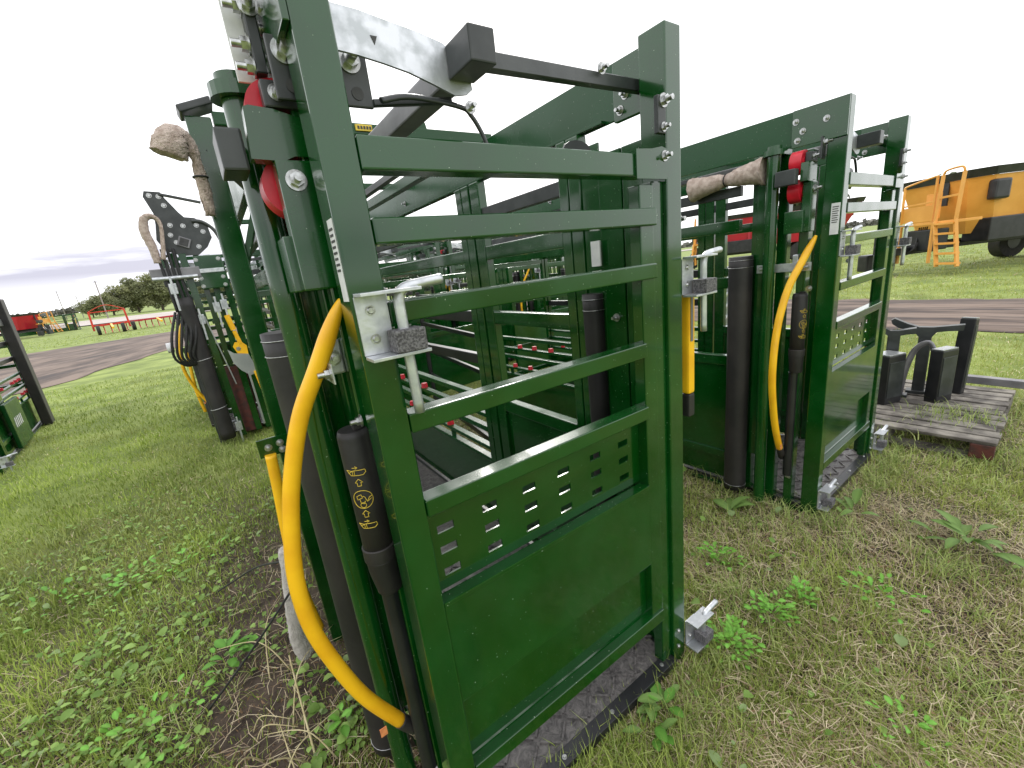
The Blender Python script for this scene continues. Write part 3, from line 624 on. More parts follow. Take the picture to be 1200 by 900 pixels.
def recol(o, a, b_):
    for c in o.children:
        if c.data and c.data.materials and c.data.materials[0] == M[a] and c.name.split('.')[0] in ('tub', 'tub_rib'):
            c.data = c.data.copy(); c.data.materials[0] = M[b_]
mx3.scale = (1.12, 1.12, 1.12)
recol(mx2, 'orange', 'redpaint'); recol(mx3, 'orange', 'redpaint')

# ------------------------------------------------------------------ red tillage implements, far left
def implement(loc, rz, w, label, m='redor', tall=1.2):
    t = thing('tillage_implement', label, 'farm implement', loc, rz)
    for y in (0, .9): MB().bar((-w/2, y, .75), (w/2, y, .75), .14, .14).build('toolbar', M[m], t)
    for k in range(5):
        x = -w/2+w*k/4; MB().bar((x, -.3, .72), (x, 1.2, .72), .12, .12).build('cross_member', M[m], t)
    for k in range(int(w/.45)):
        x = -w/2+.2+k*.45; MB().tube([(x, .9, .7), (x, 1.2, .5), (x, 1.15, .2), (x, .95, .05)], .04, 6).build('tine', M[m], t)
    for x in (-w*.38, w*.3):
        o = MB().cyl((x-.12, -.2, .38), (x+.12, -.2, .38), .38, n=20).build('wheel', M['tyre'], t, True)
        MB().cyl((x-.13, -.2, .38), (x+.13, -.2, .38), .16, n=14).build('rim', M['label'], o, True)
    MB().bar((0, 0, .75), (0, -2.2, .5), .14, .14).build('drawbar', M['yellow'], t)
    if tall > 1:
        for x in (-w/2, w/2): MB().bar((x, 0, .35), (x*.96, 0, tall+.8), .13, .13).build('folding_wing', M[m], t)
        MB().bar((-w/2, 0, tall+.75), (w/2, 0, tall+.75), .08, .08).build('folding_wing', M[m], t)
        MB().tube([(-w/2, 0, tall+.8), (0, 0, tall+1.25), (w/2, 0, tall+.8)], .03, 6).build('folding_wing', M[m], t)
    return t
implement((-7.45, 48.8, 0), R(10), 2.3, 'upright red-orange folding implement on the grass beside the far dirt track', tall=1.1)
implement((-4.5, 50.2, 0), R(12), 4.6, 'long low red tillage implement on wheels, right of the upright orange one', 'redpaint', tall=.8)

# rack of dark green gate panels far left
def gate_panel(loc, rz, label, w=2.6, h=1.6, m='green', lean=0, bars=9, group=None, vert=True, name='livestock_panel'):
    t = thing(name, label, 'livestock panel', loc, rz, group)
    for x in (-w/2, w/2): MB().box(x-.025, x+.025, -.02, .02, 0, h, .004).build('frame_post', M[m], t)
    for z in (.1, h-.05): MB().box(-w/2+.0255, w/2-.0255, -.019, .019, z-.025, z+.025, .004).build('frame_rail', M[m], t)
    for k in range(bars):
        if vert:
            x = -w/2+(k+1)*w/(bars+1); MB().box(x-.014, x+.014, -.012, .012, .1255, h-.0755, .002).build('bar', M[m], t)
        else:
            z = .1+(k+1)*(h-.15)/(bars+1); MB().box(-w/2+.0255, w/2-.0255, -.014, .014, z-.018, z+.018, .002).build('bar', M[m], t)
    return t
copy_tree(c1, (-14.4, 75.0, .15), R(98), label='far green cattle chute standing side-on, right one of the pair beside the distant red mixer')
copy_tree(c1, (-17.6, 76.4, .15), R(92), label='far green cattle chute standing side-on, left one of the pair beside the distant red mixer')
# standing panels seen through the nearest gate
grp = 'green barred panels standing in rows behind the chutes'
gB = gate_panel((3.6, 9.2, 0), R(8), 'green barred panel standing among many behind the chutes', 2.8, 1.8, bars=20, group=grp)
for k in range(1, 12):
    copy_tree(gB, (3.4+(k % 4)*2.7-.15*k, 9.0+(k//4)*.9+.13*k, 0), R(8+(k*7) % 11))
def sheeted(loc, rz, label, w=2.2, h=1.5):
    t = thing('sheeted_panel', label, 'livestock panel', loc, rz, 'sheeted green panels behind the nearest chute')
    MB().box(-w/2, w/2, -.003, .003, .1, h*.55, .001).build('sheet', M['green'], t)
    for x in (-w/2-.03, 0, w/2+.03): MB().box(x-.029, x+.029, -.03, .03, 0, h, .004).build('frame_post', M['green'], t)
    for z in (h*.57, h*.72, h*.87, h): MB().box(-w/2, w/2, -.02, .02, z-.05, z, .004).build('frame_rail', M['green'], t)
sheeted((2.0, 4.75, 0), R(6), 'sheeted green panel directly behind the gap between the two near chutes')
sheeted((4.35, 4.6, 0), R(-4), 'sheeted green panel behind the right-hand chute, right of the other one')
gC = gate_panel((1.75, 3.6, 0), R(82), 'black steel panel with horizontal bars standing between the two rows of chutes', 2.0, 1.35, m='blacks', bars=3, vert=False)
gD = gate_panel((5.9, 3.35, .0), R(25), 'galvanised barred panel standing behind the right-hand chute', 2.6, 1.1, m='silver', bars=4, vert=False, group='galvanised panels behind the right-hand chute')
copy_tree(gD, (6.3, 3.1, 0), R(27))

def rise(x, y):
    # the field climbs very gently toward the left horizon
    d = np.hypot(x, y); return .0135*np.clip(d-62, 0, 500)*np.clip((40-x)/60, 0, 1)*(np.asarray(y) > 0)
# ------------------------------------------------------------------ utility poles
for k, (x, y, h, w_) in enumerate(((-35.9, 176.4, 8.2, .12), (-32.4, 177.1, 6.4, .11), (-29.6, 177.6, 5.4, .10), (-18.2, 118.6, 7.6, .13), (-88, 390, 5.5, .14), (-83, 391, 5.5, .14))):
    lab = ['thin utility pole right of the far red mixer, tallest of the distant ones', 'distant utility pole second left of the trees', 'distant utility pole just left of the trees', 'pale leaning utility pole in front of the trees',
           'tiny street lamp pole above the far red mixer', 'tiny pole right above the green panel rack'][k]
    t = thing('utility_pole', lab, 'utility pole', (x, y, rise(x, y)))
    MB().cyl((0, 0, 0), (0, 0, h), w_, w_*.6, n=8).build('post', M['pole'], t)
    MB().bar((-.35, 0, h-.25), (.35, 0, h-.25), .06, .06).build('crossarm', M['pole'], t)

# ------------------------------------------------------------------ vegetation helpers (numpy mesh with colour attribute)
def npmesh(name, V, F, C, m=None):
    me = bpy.data.meshes.new(name); n = len(F); k = F.shape[1]
    me.vertices.add(len(V)); me.vertices.foreach_set('co', V.astype(np.float32).ravel())
    me.loops.add(n*k); me.loops.foreach_set('vertex_index', F.astype(np.int32).ravel())
    me.polygons.add(n); me.polygons.foreach_set('loop_start', np.arange(0, n*k, k, dtype=np.int32)); me.polygons.foreach_set('loop_total', np.full(n, k, dtype=np.int32))
    me.update(calc_edges=True)
    a = me.color_attributes.new('Col', 'FLOAT_COLOR', 'POINT'); c4 = np.ones((len(V), 4), np.float32); c4[:, :3] = C; a.data.foreach_set('color', c4.ravel())
    me.materials.append(m or M['leaf']); return me
def smooth_noise(x, y, s, seed):
    r = np.random.default_rng(seed); g = r.random((64, 64)); u = (x/s) % 64; v = (y/s) % 64
    i = u.astype(int) % 64; j = v.astype(int) % 64; fu = u-np.floor(u); fv = v-np.floor(v); fu = fu*fu*(3-2*fu); fv = fv*fv*(3-2*fv)
    i1 = (i+1) % 64; j1 = (j+1) % 64
    return (g[i, j]*(1-fu)+g[i1, j]*fu)*(1-fv)+(g[i, j1]*(1-fu)+g[i1, j1]*fu)*fv
def bare(x, y):
    # worn dirt / straw patches: beside the nearest chute on the left; dark soil under the chutes, doubling as painted contact shade
    d = np.exp(-(((x+.15)/.34)**2+((y-2.1)/1.15)**2))*1.25
    n = smooth_noise(x+40, y+40, .22, 5)*.6+smooth_noise(x+40, y+40, .9, 6)*.4
    und = ((x > .1) & (x < 1.2) & (y > .8) & (y < 3.9)) | ((x > 2.35) & (x < 3.3) & (y > .85) & (y < 4))
    return np.clip(d*(.55+n)+np.where(und, .9, 0), 0, 1)
def dry(x, y):
    # share of straw: high on the right-hand foreground, low on the left lawn
    s = 1/(1+np.exp(-(x-.75)*3.2))*.85; n = smooth_noise(x+40, y+40, .35, 8); n2 = smooth_noise(x+40, y+40, 1.1, 9)
    far = np.clip((np.hypot(x, y)-3.2)/2.5, 0, 1)
    return np.clip(s*(.10+.85*n*n2+.32*n)*(1-.75*far)+.10*n, 0, 1)
def in_road(x, y):
    return (x > 7.9) & (x < 11.1)
def place(n, rmin, rmax, a0=-50, a1=105, pw=1.0):
    q = rng.random(n); r = rmin*(rmax/rmin)**(q**pw); a = np.radians(rng.uniform(a0, a1, n)); return r*np.sin(a), r*np.cos(a), r
def blades(n, rmin, rmax, h0, h1, wid, seg=2, keep=None, cols=None, lean=.5, pw=1.0, z0=0, ang=(-50, 105)):
    x, y, r = place(n, rmin, rmax, ang[0], ang[1], pw=pw)
    if keep is not None:
        k = keep(x, y, r); x, y, r = x[k], y[k], r[k]
    n = len(x); D = dry(x, y); isdry = rng.random(n) < D
    h = rng.uniform(h0, h1, n)*(.7+.6*smooth_noise(x+40, y+40, .3, 3)); az = rng.uniform(0, 2*np.pi, n); ln = rng.uniform(.15, 1, n)*lean*h
    ln = np.where(isdry, h*1.2, ln); h = np.where(isdry, h*.45, h)
    w = wid*rng.uniform(.6, 1.3, n)*(1+.12*r)
    dx, dy = np.cos(az), np.sin(az); V = []; 
    for s_ in range(seg+1):
        t = s_/seg; ww = w*(1-t**1.6)*.5; cx = x+dx*ln*t*t; cy = y+dy*ln*t*t; cz = z0+h*t*(1-.25*t*(ln/np.maximum(h, 1e-3)).clip(0, 1))
        if s_ < seg: V.append(np.stack([cx-dy*ww, cy+dx*ww, cz], 1)); V.append(np.stack([cx+dy*ww, cy-dx*ww, cz], 1))
        else: V.append(np.stack([cx, cy, cz], 1))
    nv = len(V); V = np.stack(V, 1).reshape(-1, 3); b0 = np.arange(n)*nv; F = []
    for s_ in range(seg-1):
        a = 2*s_; F += [np.stack([b0+a, b0+a+1, b0+a+3], 1), np.stack([b0+a, b0+a+3, b0+a+2], 1)]
    F.append(np.stack([b0+2*(seg-1), b0+2*(seg-1)+1, b0+2*seg], 1)); F = np.concatenate(F)
    g = rng.random((n, 1)); t_ = smooth_noise(x+40, y+40, .5, 12)[:, None]
    cg = np.array([.17, .25, .035])*(1-g)+np.array([.40, .48, .11])*g
    cg = cg*(.68+.62*t_)*(.8+.4*smooth_noise(x+40, y+40, 1.7, 61)[:, None]); yp = (smooth_noise(x+40, y+40, .8, 62)[:, None] > .68)*.35; cg = cg*(1-yp)+np.array([.36, .36, .13])*yp; yel = np.clip(x/3, 0, 1)[:, None]*.4; cg = cg*(1-yel)+np.array([.42, .43, .14])*yel
    cd = np.array([.40, .31, .18])*(1-g)+np.array([.74, .66, .42])*g
    c = np.where(isdry[:, None], cd, cg); C = np.repeat(c, nv, axis=0)
    return V, F, C
def merge(L_):
    V = []; F = []; C = []; o = 0
    for v, f, c in L_: V.append(v); F.append(f+o); C.append(c); o += len(v)
    return np.concatenate(V), np.concatenate(F), np.concatenate(C)
kp = lambda x, y, r: (rng.random(len(x)) > bare(x, y)*.93) & ~in_road(x, y) & ~((y < .45) & (np.abs(x) < .3))
gr = [blades(300000, .6, 3.4, .018, .055, .0030, 2, kp, lean=.95), blades(44000, .6, 5, .05, .12, .0036, 3, lambda x, y, r: kp(x, y, r) & (smooth_noise(x+40, y+40, .25, 21) > .55), lean=.8),
      blades(220000, 3.0, 14, .025, .06, .0045, 2, kp, lean=.9), blades(80000, 13, 60, .04, .08, .008, 1, lambda x, y, r: ~in_road(x, y) & ~((x < 0) & (y < 36) & (y > 12+0*x)), lean=.5)]
gr.append(blades(70000, .08, 2.6, .018, .055, .0030, 2, lambda x, y, r: (rng.random(len(x)) > bare(x, y)*.93) & ((r < .62) | (np.degrees(np.arctan2(x, y)) < -49) | (np.degrees(np.arctan2(x, y)) > 104)), lean=.95, ang=(-180, 180)))
def tufts(spots, w=.0042):
    L_ = []
    for (cx, cy, cz, n, sp, h) in spots:
        r_ = np.random.default_rng(int(abs(cx*977+cy*131)*10)); x = cx+r_.normal(0, sp, n); y = cy+r_.normal(0, sp, n); hh = r_.uniform(.4, 1, n)*h; az = r_.uniform(0, 6.28, n); ln = hh*r_.uniform(.3, 1.1, n); dx, dy = np.cos(az), np.sin(az); V = []
        for t in (0, .35, .7, 1):
            ww = w*(1-t)*.6+.0002; c_ = (x+dx*ln*t*t, y+dy*ln*t*t, cz+hh*(t-.35*t*t)); V += [np.stack([c_[0]-dy*ww, c_[1]+dx*ww, c_[2]], 1), np.stack([c_[0]+dy*ww, c_[1]-dx*ww, c_[2]], 1)]
        V = np.stack(V, 1).reshape(-1, 3); b0 = np.arange(n)*8; F = []
        for a in (0, 2, 4): F += [np.stack([b0+a, b0+a+1, b0+a+3], 1), np.stack([b0+a, b0+a+3, b0+a+2], 1)]
        g = r_.random((n, 1)); c = np.array([.17, .26, .05])*(1-g)+np.array([.50, .56, .20])*g; L_.append((V, np.concatenate(F), np.repeat(c, 8, axis=0)))
    return merge(L_)
SP = [(4.0, .62, .14, 160, .10, .12), (4.05, .50, .14, 120, .10, .10), (3.7, .9, .1, 120, .12, .12), (3.55, .40, 0, 160, .10, .14), (3.75, .28, 0, 160, .12, .14), (4.4, .30, 0, 200, .16, .13), (4.85, .35, 0, 150, .12, .13), (3.5, .8, 0, 200, .12, .15)]
rq = np.random.default_rng(2)
SP += [(2.32+rq.normal(0, .05), y_, 0, 60, .05, .16) for y_ in np.arange(.75, 3.0, .16)]+[(x_, .72+rq.normal(0, .03), 0, 50, .04, .13) for x_ in np.arange(2.4, 3.4, .12)]
SP += [(x_, .66+rq.normal(0, .03), 0, 36, .035, .12) for x_ in np.arange(.55, 1.35, .09)]+[(1.2+rq.normal(0, .03), y_, 0, 40, .04, .12) for y_ in np.arange(.8, 3.5, .14)]
SP += [(rq.uniform(.9, 4.2), rq.uniform(-.2, 1.6), 0, 30, .035, .11) for _ in range(170)]+[(rq.uniform(-2.2, -.3), rq.uniform(1.6, 4.5), 0, 34, .05, .10) for _ in range(90)]+[(-.25+rq.normal(0, .1), y_, 0, 60, .06, .15) for y_ in np.arange(4.6, 6.4, .2)]
gr.append(tufts(SP))
o = link('grass', npmesh('grass', *merge(gr))); tag(o, 'short green and straw coloured grass over the yard', 'grass', kind='stuff')

# thatch: flattened dry stalks on the right-hand foreground and by the nearest chute
def stalks(n, f, l0, l1, w):
    x, y, r = place(n, .6, 5.5, -45, 105); k = rng.random(n) < f(x, y); x, y = x[k], y[k]; n = len(x)
    ln = rng.uniform(l0, l1, n); az = rng.uniform(0, 2*np.pi, n); dx, dy = np.cos(az), np.sin(az); z = rng.uniform(.003, .028, n); z2 = z+rng.uniform(-.002, .018, n); cv = rng.uniform(-.3, .3, n)*ln
    V = []
    for t in (0, .5, 1):
        px_, py_ = x+dx*ln*t-dy*cv*t*(1-t)*2, y+dy*ln*t+dx*cv*t*(1-t)*2; zz = z*(1-t)+z2*t+.006*np.sin(3.1*t)
        V += [np.stack([px_-dy*w, py_+dx*w, zz], 1), np.stack([px_+dy*w, py_-dx*w, zz+.0006], 1)]
    V = np.stack(V, 1).reshape(-1, 3); b0 = np.arange(n)*6; F = []
    for a in (0, 2): F += [np.stack([b0+a, b0+a+1, b0+a+3], 1), np.stack([b0+a, b0+a+3, b0+a+2], 1)]
    g = rng.random((n, 1)); c = np.array([.28, .19, .12])*(1-g)+np.array([.72, .62, .42])*g
    return V, np.concatenate(F), np.repeat(c, 6, axis=0)
st = [stalks(70000, lambda x, y: np.clip(dry(x, y)*1.1, 0, 1), .03, .10, .0011), stalks(16000, lambda x, y: bare(x, y)*.45, .03, .13, .0010)]
o = link('dry_straw', npmesh('dry_straw', *merge(st))); tag(o, 'flattened dry straw lying between the green grass', 'straw', kind='stuff')

# brown dead leaves and clods as litter
def litter(n):
    x, y, r = place(n, .8, 5, -45, 105); s = rng.uniform(.004, .013, (n, 1)); p = np.stack([x, y, rng.uniform(.004, .03, n)], 1); a = rng.normal(size=(n, 3)); a /= np.linalg.norm(a, axis=1)[:, None]; b_ = np.cross(a, rng.normal(size=(n, 3))); b_ /= np.linalg.norm(b_, axis=1)[:, None]
    V = np.stack([p-a*s, p+b_*s*.6, p+a*s], 1).reshape(-1, 3); F = np.arange(3*n).reshape(n, 3); g = rng.random((n, 1)); C = np.array([.06, .035, .022])*(1-g)+np.array([.34, .22, .12])*g
    return V, F, np.repeat(C, 3, 0)
o = link('litter', npmesh('litter', *litter(26000))); tag(o, 'small brown dead leaves and clods in the turf', 'litter', kind='stuff')

# small broad leaves: clover mat on the left, scattered on the right
def leaves(n, f, s0, s1, rmax=4.5, zz=(.012, .05)):
    x, y, r = place(n, .6, rmax, -50, 105); k = rng.random(n) < f(x, y); x, y = x[k], y[k]; n = len(x)
    s = rng.uniform(s0, s1, n)[:, None]; az = rng.uniform(0, 2*np.pi, n); tilt = rng.uniform(-.1, .75, n)
    d = np.stack([np.cos(az)*np.cos(tilt), np.sin(az)*np.cos(tilt), np.sin(tilt)], 1); sd_ = np.stack([-np.sin(az), np.cos(az), rng.uniform(-.3, .3, n)], 1)
    nrm = np.cross(d, sd_); c0 = np.stack([x, y, rng.uniform(*zz, n)], 1); w = rng.uniform(.30, .48, (n, 1))
    prof = [(0, 0), (.28, .8), (.6, 1), (.86, .6), (1, 0)]; V = []
    for t, q in prof:
        mid = c0+d*s*t+nrm*s*(.10*np.sin(3.1*t)-.18*t*t)
        if q == 0: V.append(mid)
        else: V += [mid-sd_*w*s*q+nrm*s*.10, mid, mid+sd_*w*s*q+nrm*s*.10]
    V = np.stack(V, 1).reshape(-1, 3); b0 = np.arange(n)*11
    tri = [(0, 2, 1), (0, 3, 2), (1, 2, 5), (1, 5, 4), (2, 3, 6), (2, 6, 5), (4, 5, 8), (4, 8, 7), (5, 6, 9), (5, 9, 8), (7, 8, 10), (8, 9, 10)]
    F = np.concatenate([np.stack([b0+a, b0+b_, b0+c_], 1) for a, b_, c_ in tri])
    g = rng.random((n, 1)); c = np.array([.12, .22, .035])*(1-g)+np.array([.32, .48, .12])*g; pal = (rng.random((n, 1)) < .12); c = np.where(pal, np.array([.24, .33, .13]), c)
    return V, F, np.repeat(c, 11, axis=0)
lf = [leaves(36000, lambda x, y: np.clip((.5-x)*1.4, .02, 1)*(smooth_noise(x+40, y+40, .28, 31) > .42)*(1-.75*bare(x, y)), .012, .030),
      leaves(8000, lambda x, y: np.clip((.35-x)*1.8, .03, 1)*(smooth_noise(x+40, y+40, .2, 33) > .5)*(1-.35*bare(x, y)), .024, .052, 4.0, (.015, .05))]
o = link('clover', npmesh('clover', *merge(lf))); tag(o, 'clover and small broad leaves covering the left lawn', 'ground cover', kind='stuff')

# single weeds that can be told apart
def leaf_mesh(name, L_, Wd, col, curl=.3):
    V = []; k = 7
    for i in range(k+1):
        t = i/k; w = Wd*math.sin(math.pi*min(1, t*.94+.03))**.8*.5*(1.0 if i else .3)
        z = L_*(.55*t-curl*t*t); xx = L_*t
        V += [(xx, -w, z+w*.25), (xx, 0, z), (xx, w, z+w*.25)]
    F = []
    for i in range(k):
        a = i*3; F += [(a, a+1, a+4), (a, a+4, a+3), (a+1, a+2, a+5), (a+1, a+5, a+4)]
    C = np.array([[c_*(.85+.3*(j % 3 == 1)) for c_ in col] for j in range(len(V))])
    return npmesh(name, np.array(V), np.array(F), C)
LV = [leaf_mesh('leaf', .085, .05, (.14, .33, .05)), leaf_mesh('leaf', .06, .04, (.20, .46, .07)), leaf_mesh('leaf', .12, .045, (.17, .28, .07), .5), leaf_mesh('leaf', .05, .03, (.17, .38, .05), .2)]
def weed(x, y, label, n, kind, sc=1, spread=.06, hh=.06, seed=0):
    t = thing('weed', label, 'weed', (x, y, .012)); rs = random.Random(seed)
    for k in range(n):
        a = rs.uniform(0, 6.28); rad = rs.uniform(0, spread); s = sc*rs.uniform(.5, .85)
        link('leaf', LV[rs.choice(kind)], t, (rad*math.cos(a), rad*math.sin(a), rs.uniform(.02, .03+1.25*hh*(1-.6*rad/spread))), (rs.uniform(-.3, .3), rs.uniform(-.35, .35), a+rs.uniform(-.6, .6)), (s, s, s))
WD = [(1.28, .66, 'bright green leafy weed clump beside the lower right latch of the nearest chute', 110, (1, 3, 3), .62, .085, .08),
      (1.54, .64, 'middle green leafy weed clump, a step right of the brightest clump', 80, (3, 3, 1), .6, .085, .05),
      (1.70, .60, 'small bright weed clump touching the right side of the middle clump', 46, (1, 3), .55, .05, .06),
      (1.68, .95, 'small yellow-green weed clump at the foot of the gap between the two chutes', 60, (1, 3), .6, .09, .04),
      (2.09, 1.11, 'single upright pale leaf plant in front of the right-hand chute', 5, (2,), 1.7, .02, .05),
      (1.93, .40, 'scattered flat green weed in the middle of the straw on the right', 44, (3, 1), .6, .13, .04),
      (1.39, .18, 'thin pale green weed sprig low in the right foreground', 26, (1, 3), .55, .09, .05),
      (.90, .68, 'broad pale dock plant at the corner of the chute floor near the bottom edge', 12, (2, 0), .95, .04, .03),
      (.80, .645, 'pair of broad leaves right against the bottom sill of the nearest chute', 9, (2, 0), .9, .04, .03),
      (-.31, 1.96, 'leafy weed in the bare soil left of the big yellow hose', 22, (0, 1), .95, .08, .05),
      (-.77, 2.94, 'broad leaf weed patch on the left lawn at the edge of the bare soil', 34, (0, 1, 3), .8, .22, .05),
      (-.52, 2.98, 'broad leaf weed patch in the bare soil, right of the lawn patch', 26, (1, 3), .8, .20, .05),
      (-.56, 1.78, 'leafy weed patch at the bottom edge of the left lawn', 44, (1, 3), .8, .20, .07),
      (-1.05, 3.06, 'pale broad leaf weed patch farther out on the left lawn', 20, (0, 3), .7, .22, .05),
      (.01, 1.33, 'small bright weed shoot at the foot of the yellow hose near the bottom edge', 9, (1, 0), .8, .03, .07),
      (2.51, .67, 'lone broad pale leaf plant in front of the right-hand chute latch', 5, (2,), 1.3, .03, .04),
      (2.57, .26, 'spray of long pale leaves right of the chute latch, out in the straw', 16, (2,), 1.3, .12, .04)]
for i, (x, y, lab, n, kind, sc, sp, hh) in enumerate(WD): weed(x, y, lab, n, kind, sc, sp, hh, i)
# long dry stems by the nearest chute
rs = random.Random(9)
for i in range(14):
    x, y = -.10+rs.uniform(-.16, .10), 1.45+rs.uniform(-.22, .45); a = rs.uniform(0, 6.28); l_ = rs.uniform(.15, .42)
    o = MB().tube([(x, y, .0), (x+.3*l_*math.cos(a), y+.3*l_*math.sin(a), .42*l_), (x+l_*.9*math.cos(a), y+l_*.9*math.sin(a), .30*l_)], lambda q: .0030*(1-.7*q), 5)
    tag(o.build('dry_stem', M['stem']), 'long bent straw stem by the foot of the nearest chute', 'dry stem', 'long dry stems in the bare soil left of the nearest chute')
o = MB().tube([(-.09, 1.30, .0), (-.09, 1.42, .12), (-.085, 1.50, .28)], lambda q: .004*(1-.4*q), 6)
tag(o.build('dry_stem', M['stem']), 'upright yellow straw stem, thickest of those below the yellow hose', 'dry stem')
o = MB().tube([(-.0, 1.6, .57), (-.12, 1.95, .40), (-.25, 2.3, .18), (-.36, 2.54, .02)], .0042, 6); tag(o.build('black_cord', M['cord']), 'black cord running from the rear yellow hose to the lawn, upper of two', 'cord')
o = MB().tube([(-.03, 1.58, .46), (-.13, 1.63, .33), (-.27, 1.70, .16), (-.39, 1.76, .02)], .0042, 6); tag(o.build('black_cord', M['cord']), 'black cord trailing into the bare soil, lower of two', 'cord')

# ------------------------------------------------------------------ ground, track and far fields
def ground_mat():
    m = bpy.data.materials.new('yard_ground'); m.use_nodes = True; t = m.node_tree; b = t.nodes['Principled BSDF']; n = t.nodes.new; l = t.links.new
    c = n('ShaderNodeTexCoord'); z = n('ShaderNodeTexNoise'); z.inputs['Scale'].default_value = 9; z.inputs['Detail'].default_value = 10; z.inputs['Roughness'].default_value = .7; l(c.outputs['Object'], z.inputs['Vector'])
    r = n('ShaderNodeValToRGB'); e = r.color_ramp.elements; e[0].position = .3; e[0].color = (.018, .012, .010, 1); e[1].position = .75; e[1].color = (.15, .11, .08, 1); l(z.outputs['Fac'], r.inputs[0])
    a = n('ShaderNodeAttribute'); a.attribute_name = 'Col'
    z2 = n('ShaderNodeTexNoise'); z2.inputs['Scale'].default_value = 1.5; z2.inputs['Detail'].default_value = 9; l(c.outputs['Object'], z2.inputs['Vector'])
    g = n('ShaderNodeValToRGB'); e = g.color_ramp.elements; e[0].position = .35; e[0].color = (.12, .165, .03, 1); e[1].position = .7; e[1].color = (.27, .33, .08, 1); l(z2.outputs['Fac'], g.inputs[0])
    q = n('ShaderNodeMixRGB'); l(a.outputs['Fac'], q.inputs[0]); l(r.outputs[0], q.inputs[1]); l(g.outputs[0], q.inputs[2])
    l(q.outputs[0], b.inputs['Base Color']); b.inputs['Roughness'].default_value = .95
    bu = n('ShaderNodeBump'); bu.inputs['Strength'].default_value = .9; bu.inputs['Distance'].default_value = .02; l(z.outputs['Fac'], bu.inputs['Height']); l(bu.outputs[0], b.inputs['Normal'])
    return m
xs = np.concatenate([[-1500, -700, -400, -300, -200, -120, -90, -60, -45, -30, -23, -16, -9], np.arange(-5, 6.01, .05), [7, 9, 12, 18, 24, 30, 40, 60, 120, 300, 700, 1500]])
ys = np.concatenate([[-1500, -500, -100, -30, -8, -2], np.arange(0, 6.01, .05), [7, 9, 12, 18, 30], np.arange(45, 215, 10), [260, 320, 400, 500, 562, 700, 1500, 2500]])
X, Y = np.meshgrid(xs, ys, indexing='ij'); near = (np.abs(X) < 5.5) & (Y > 0) & (Y < 6)
Z = np.where(near, (smooth_noise(X+40, Y+40, .16, 41)-.5)*.012+(smooth_noise(X+40, Y+40, .07, 42)-.5)*.006, 0)-.006+rise(X, Y)
V = np.stack([X, Y, Z], -1).reshape(-1, 3); nx, ny = X.shape; I = np.arange(nx*ny).reshape(nx, ny)
F = np.stack([I[:-1, :-1], I[1:, :-1], I[1:, 1:], I[:-1, 1:]], -1).reshape(-1, 4)
far = np.clip((np.hypot(X, Y)-2.2)/3, 0, 1); gg = np.where(near, np.clip(far*(1-dry(X, Y)*.9), 0, 1)*(1-bare(X, Y)), 1).reshape(-1, 1)
o = link('ground', npmesh('ground', V, F, np.repeat(gg, 3, 1), ground_mat())); tag(o, kind='structure')

def track(name, pts, m, z=.004, hgt=0, step=.25, ax=0):
    # pts: list of (left xy, right xy) pairs along the track
    V = []; F = []; NW = 26; rs_ = np.random.default_rng(3)
    P = []
    for (a, b_), (c_, d_) in zip(pts[:-1], pts[1:]):
        k = max(2, int(math.hypot(c_[0]-a[0], c_[1]-a[1])/step)); 
        for i in range(k): t = i/k; P.append(((a[0]+(c_[0]-a[0])*t, a[1]+(c_[1]-a[1])*t), (b_[0]+(d_[0]-b_[0])*t, b_[1]+(d_[1]-b_[1])*t)))
    P.append(pts[-1]); prof = rs_.random(NW+1)*.5+.25*np.sin(np.arange(NW+1)*1.1)+.5
    for i, (a, b_) in enumerate(P):
        for j in range(NW+1):
            t = j/NW; e = min(1, 6*min(t, 1-t)); wob = (.22*math.sin(i*.9+j)*math.sin(i*.37)+rs_.normal()*.05)*(j in (0, NW)); V.append((a[0]+(b_[0]-a[0])*t+wob, a[1]+(b_[1]-a[1])*t, z+hgt*e*(prof[j]*.8+rs_.random()*.35)+float(rise(a[0]+(b_[0]-a[0])*t, a[1]+(b_[1]-a[1])*t))))
    V = np.array(V); n = len(P); UV = np.array([[j/NW, i*step/10., 0] for i in range(n) for j in range(NW+1)])
    I = np.arange(n*(NW+1)).reshape(n, NW+1); F = np.stack([I[:-1, :-1], I[1:, :-1], I[1:, 1:], I[:-1, 1:]], -1).reshape(-1, 4)
    me = npmesh(name, V, F, UV, m); o = link(name, me); return tag(o, kind='structure')
M['mud'] = mat('rutted_dirt', (.20, .15, .125), .9, col2=(.095, .068, .056), scale=1.1, bump=.9, bscale=5, lo=.4, hi=.62, detail=10)
t_ = M['mud'].node_tree; bs_ = t_.nodes['Principled BSDF']; at = t_.nodes.new('ShaderNodeAttribute'); at.attribute_name = 'Col'
mpp = t_.nodes.new('ShaderNodeMapping'); mpp.inputs['Scale'].default_value = (9, 2.2, 1); t_.links.new(at.outputs['Vector'], mpp.inputs[0])
nz_ = t_.nodes.new('ShaderNodeTexNoise'); nz_.inputs['Scale'].default_value = 1.6; nz_.inputs['Detail'].default_value = 9; nz_.inputs['Roughness'].default_value = .62; t_.links.new(mpp.outputs[0], nz_.inputs['Vector'])
cr_ = t_.nodes.new('ShaderNodeValToRGB'); e = cr_.color_ramp.elements; e[0].position = .38; e[0].color = (.045, .033, .03, 1); e[1].position = .60; e[1].color = (.19, .14, .11, 1); k_ = e.new(.47); k_.color = (.095, .067, .054, 1)
t_.links.new(nz_.outputs['Fac'], cr_.inputs[0]); t_.links.new(cr_.outputs[0], bs_.inputs['Base Color'])
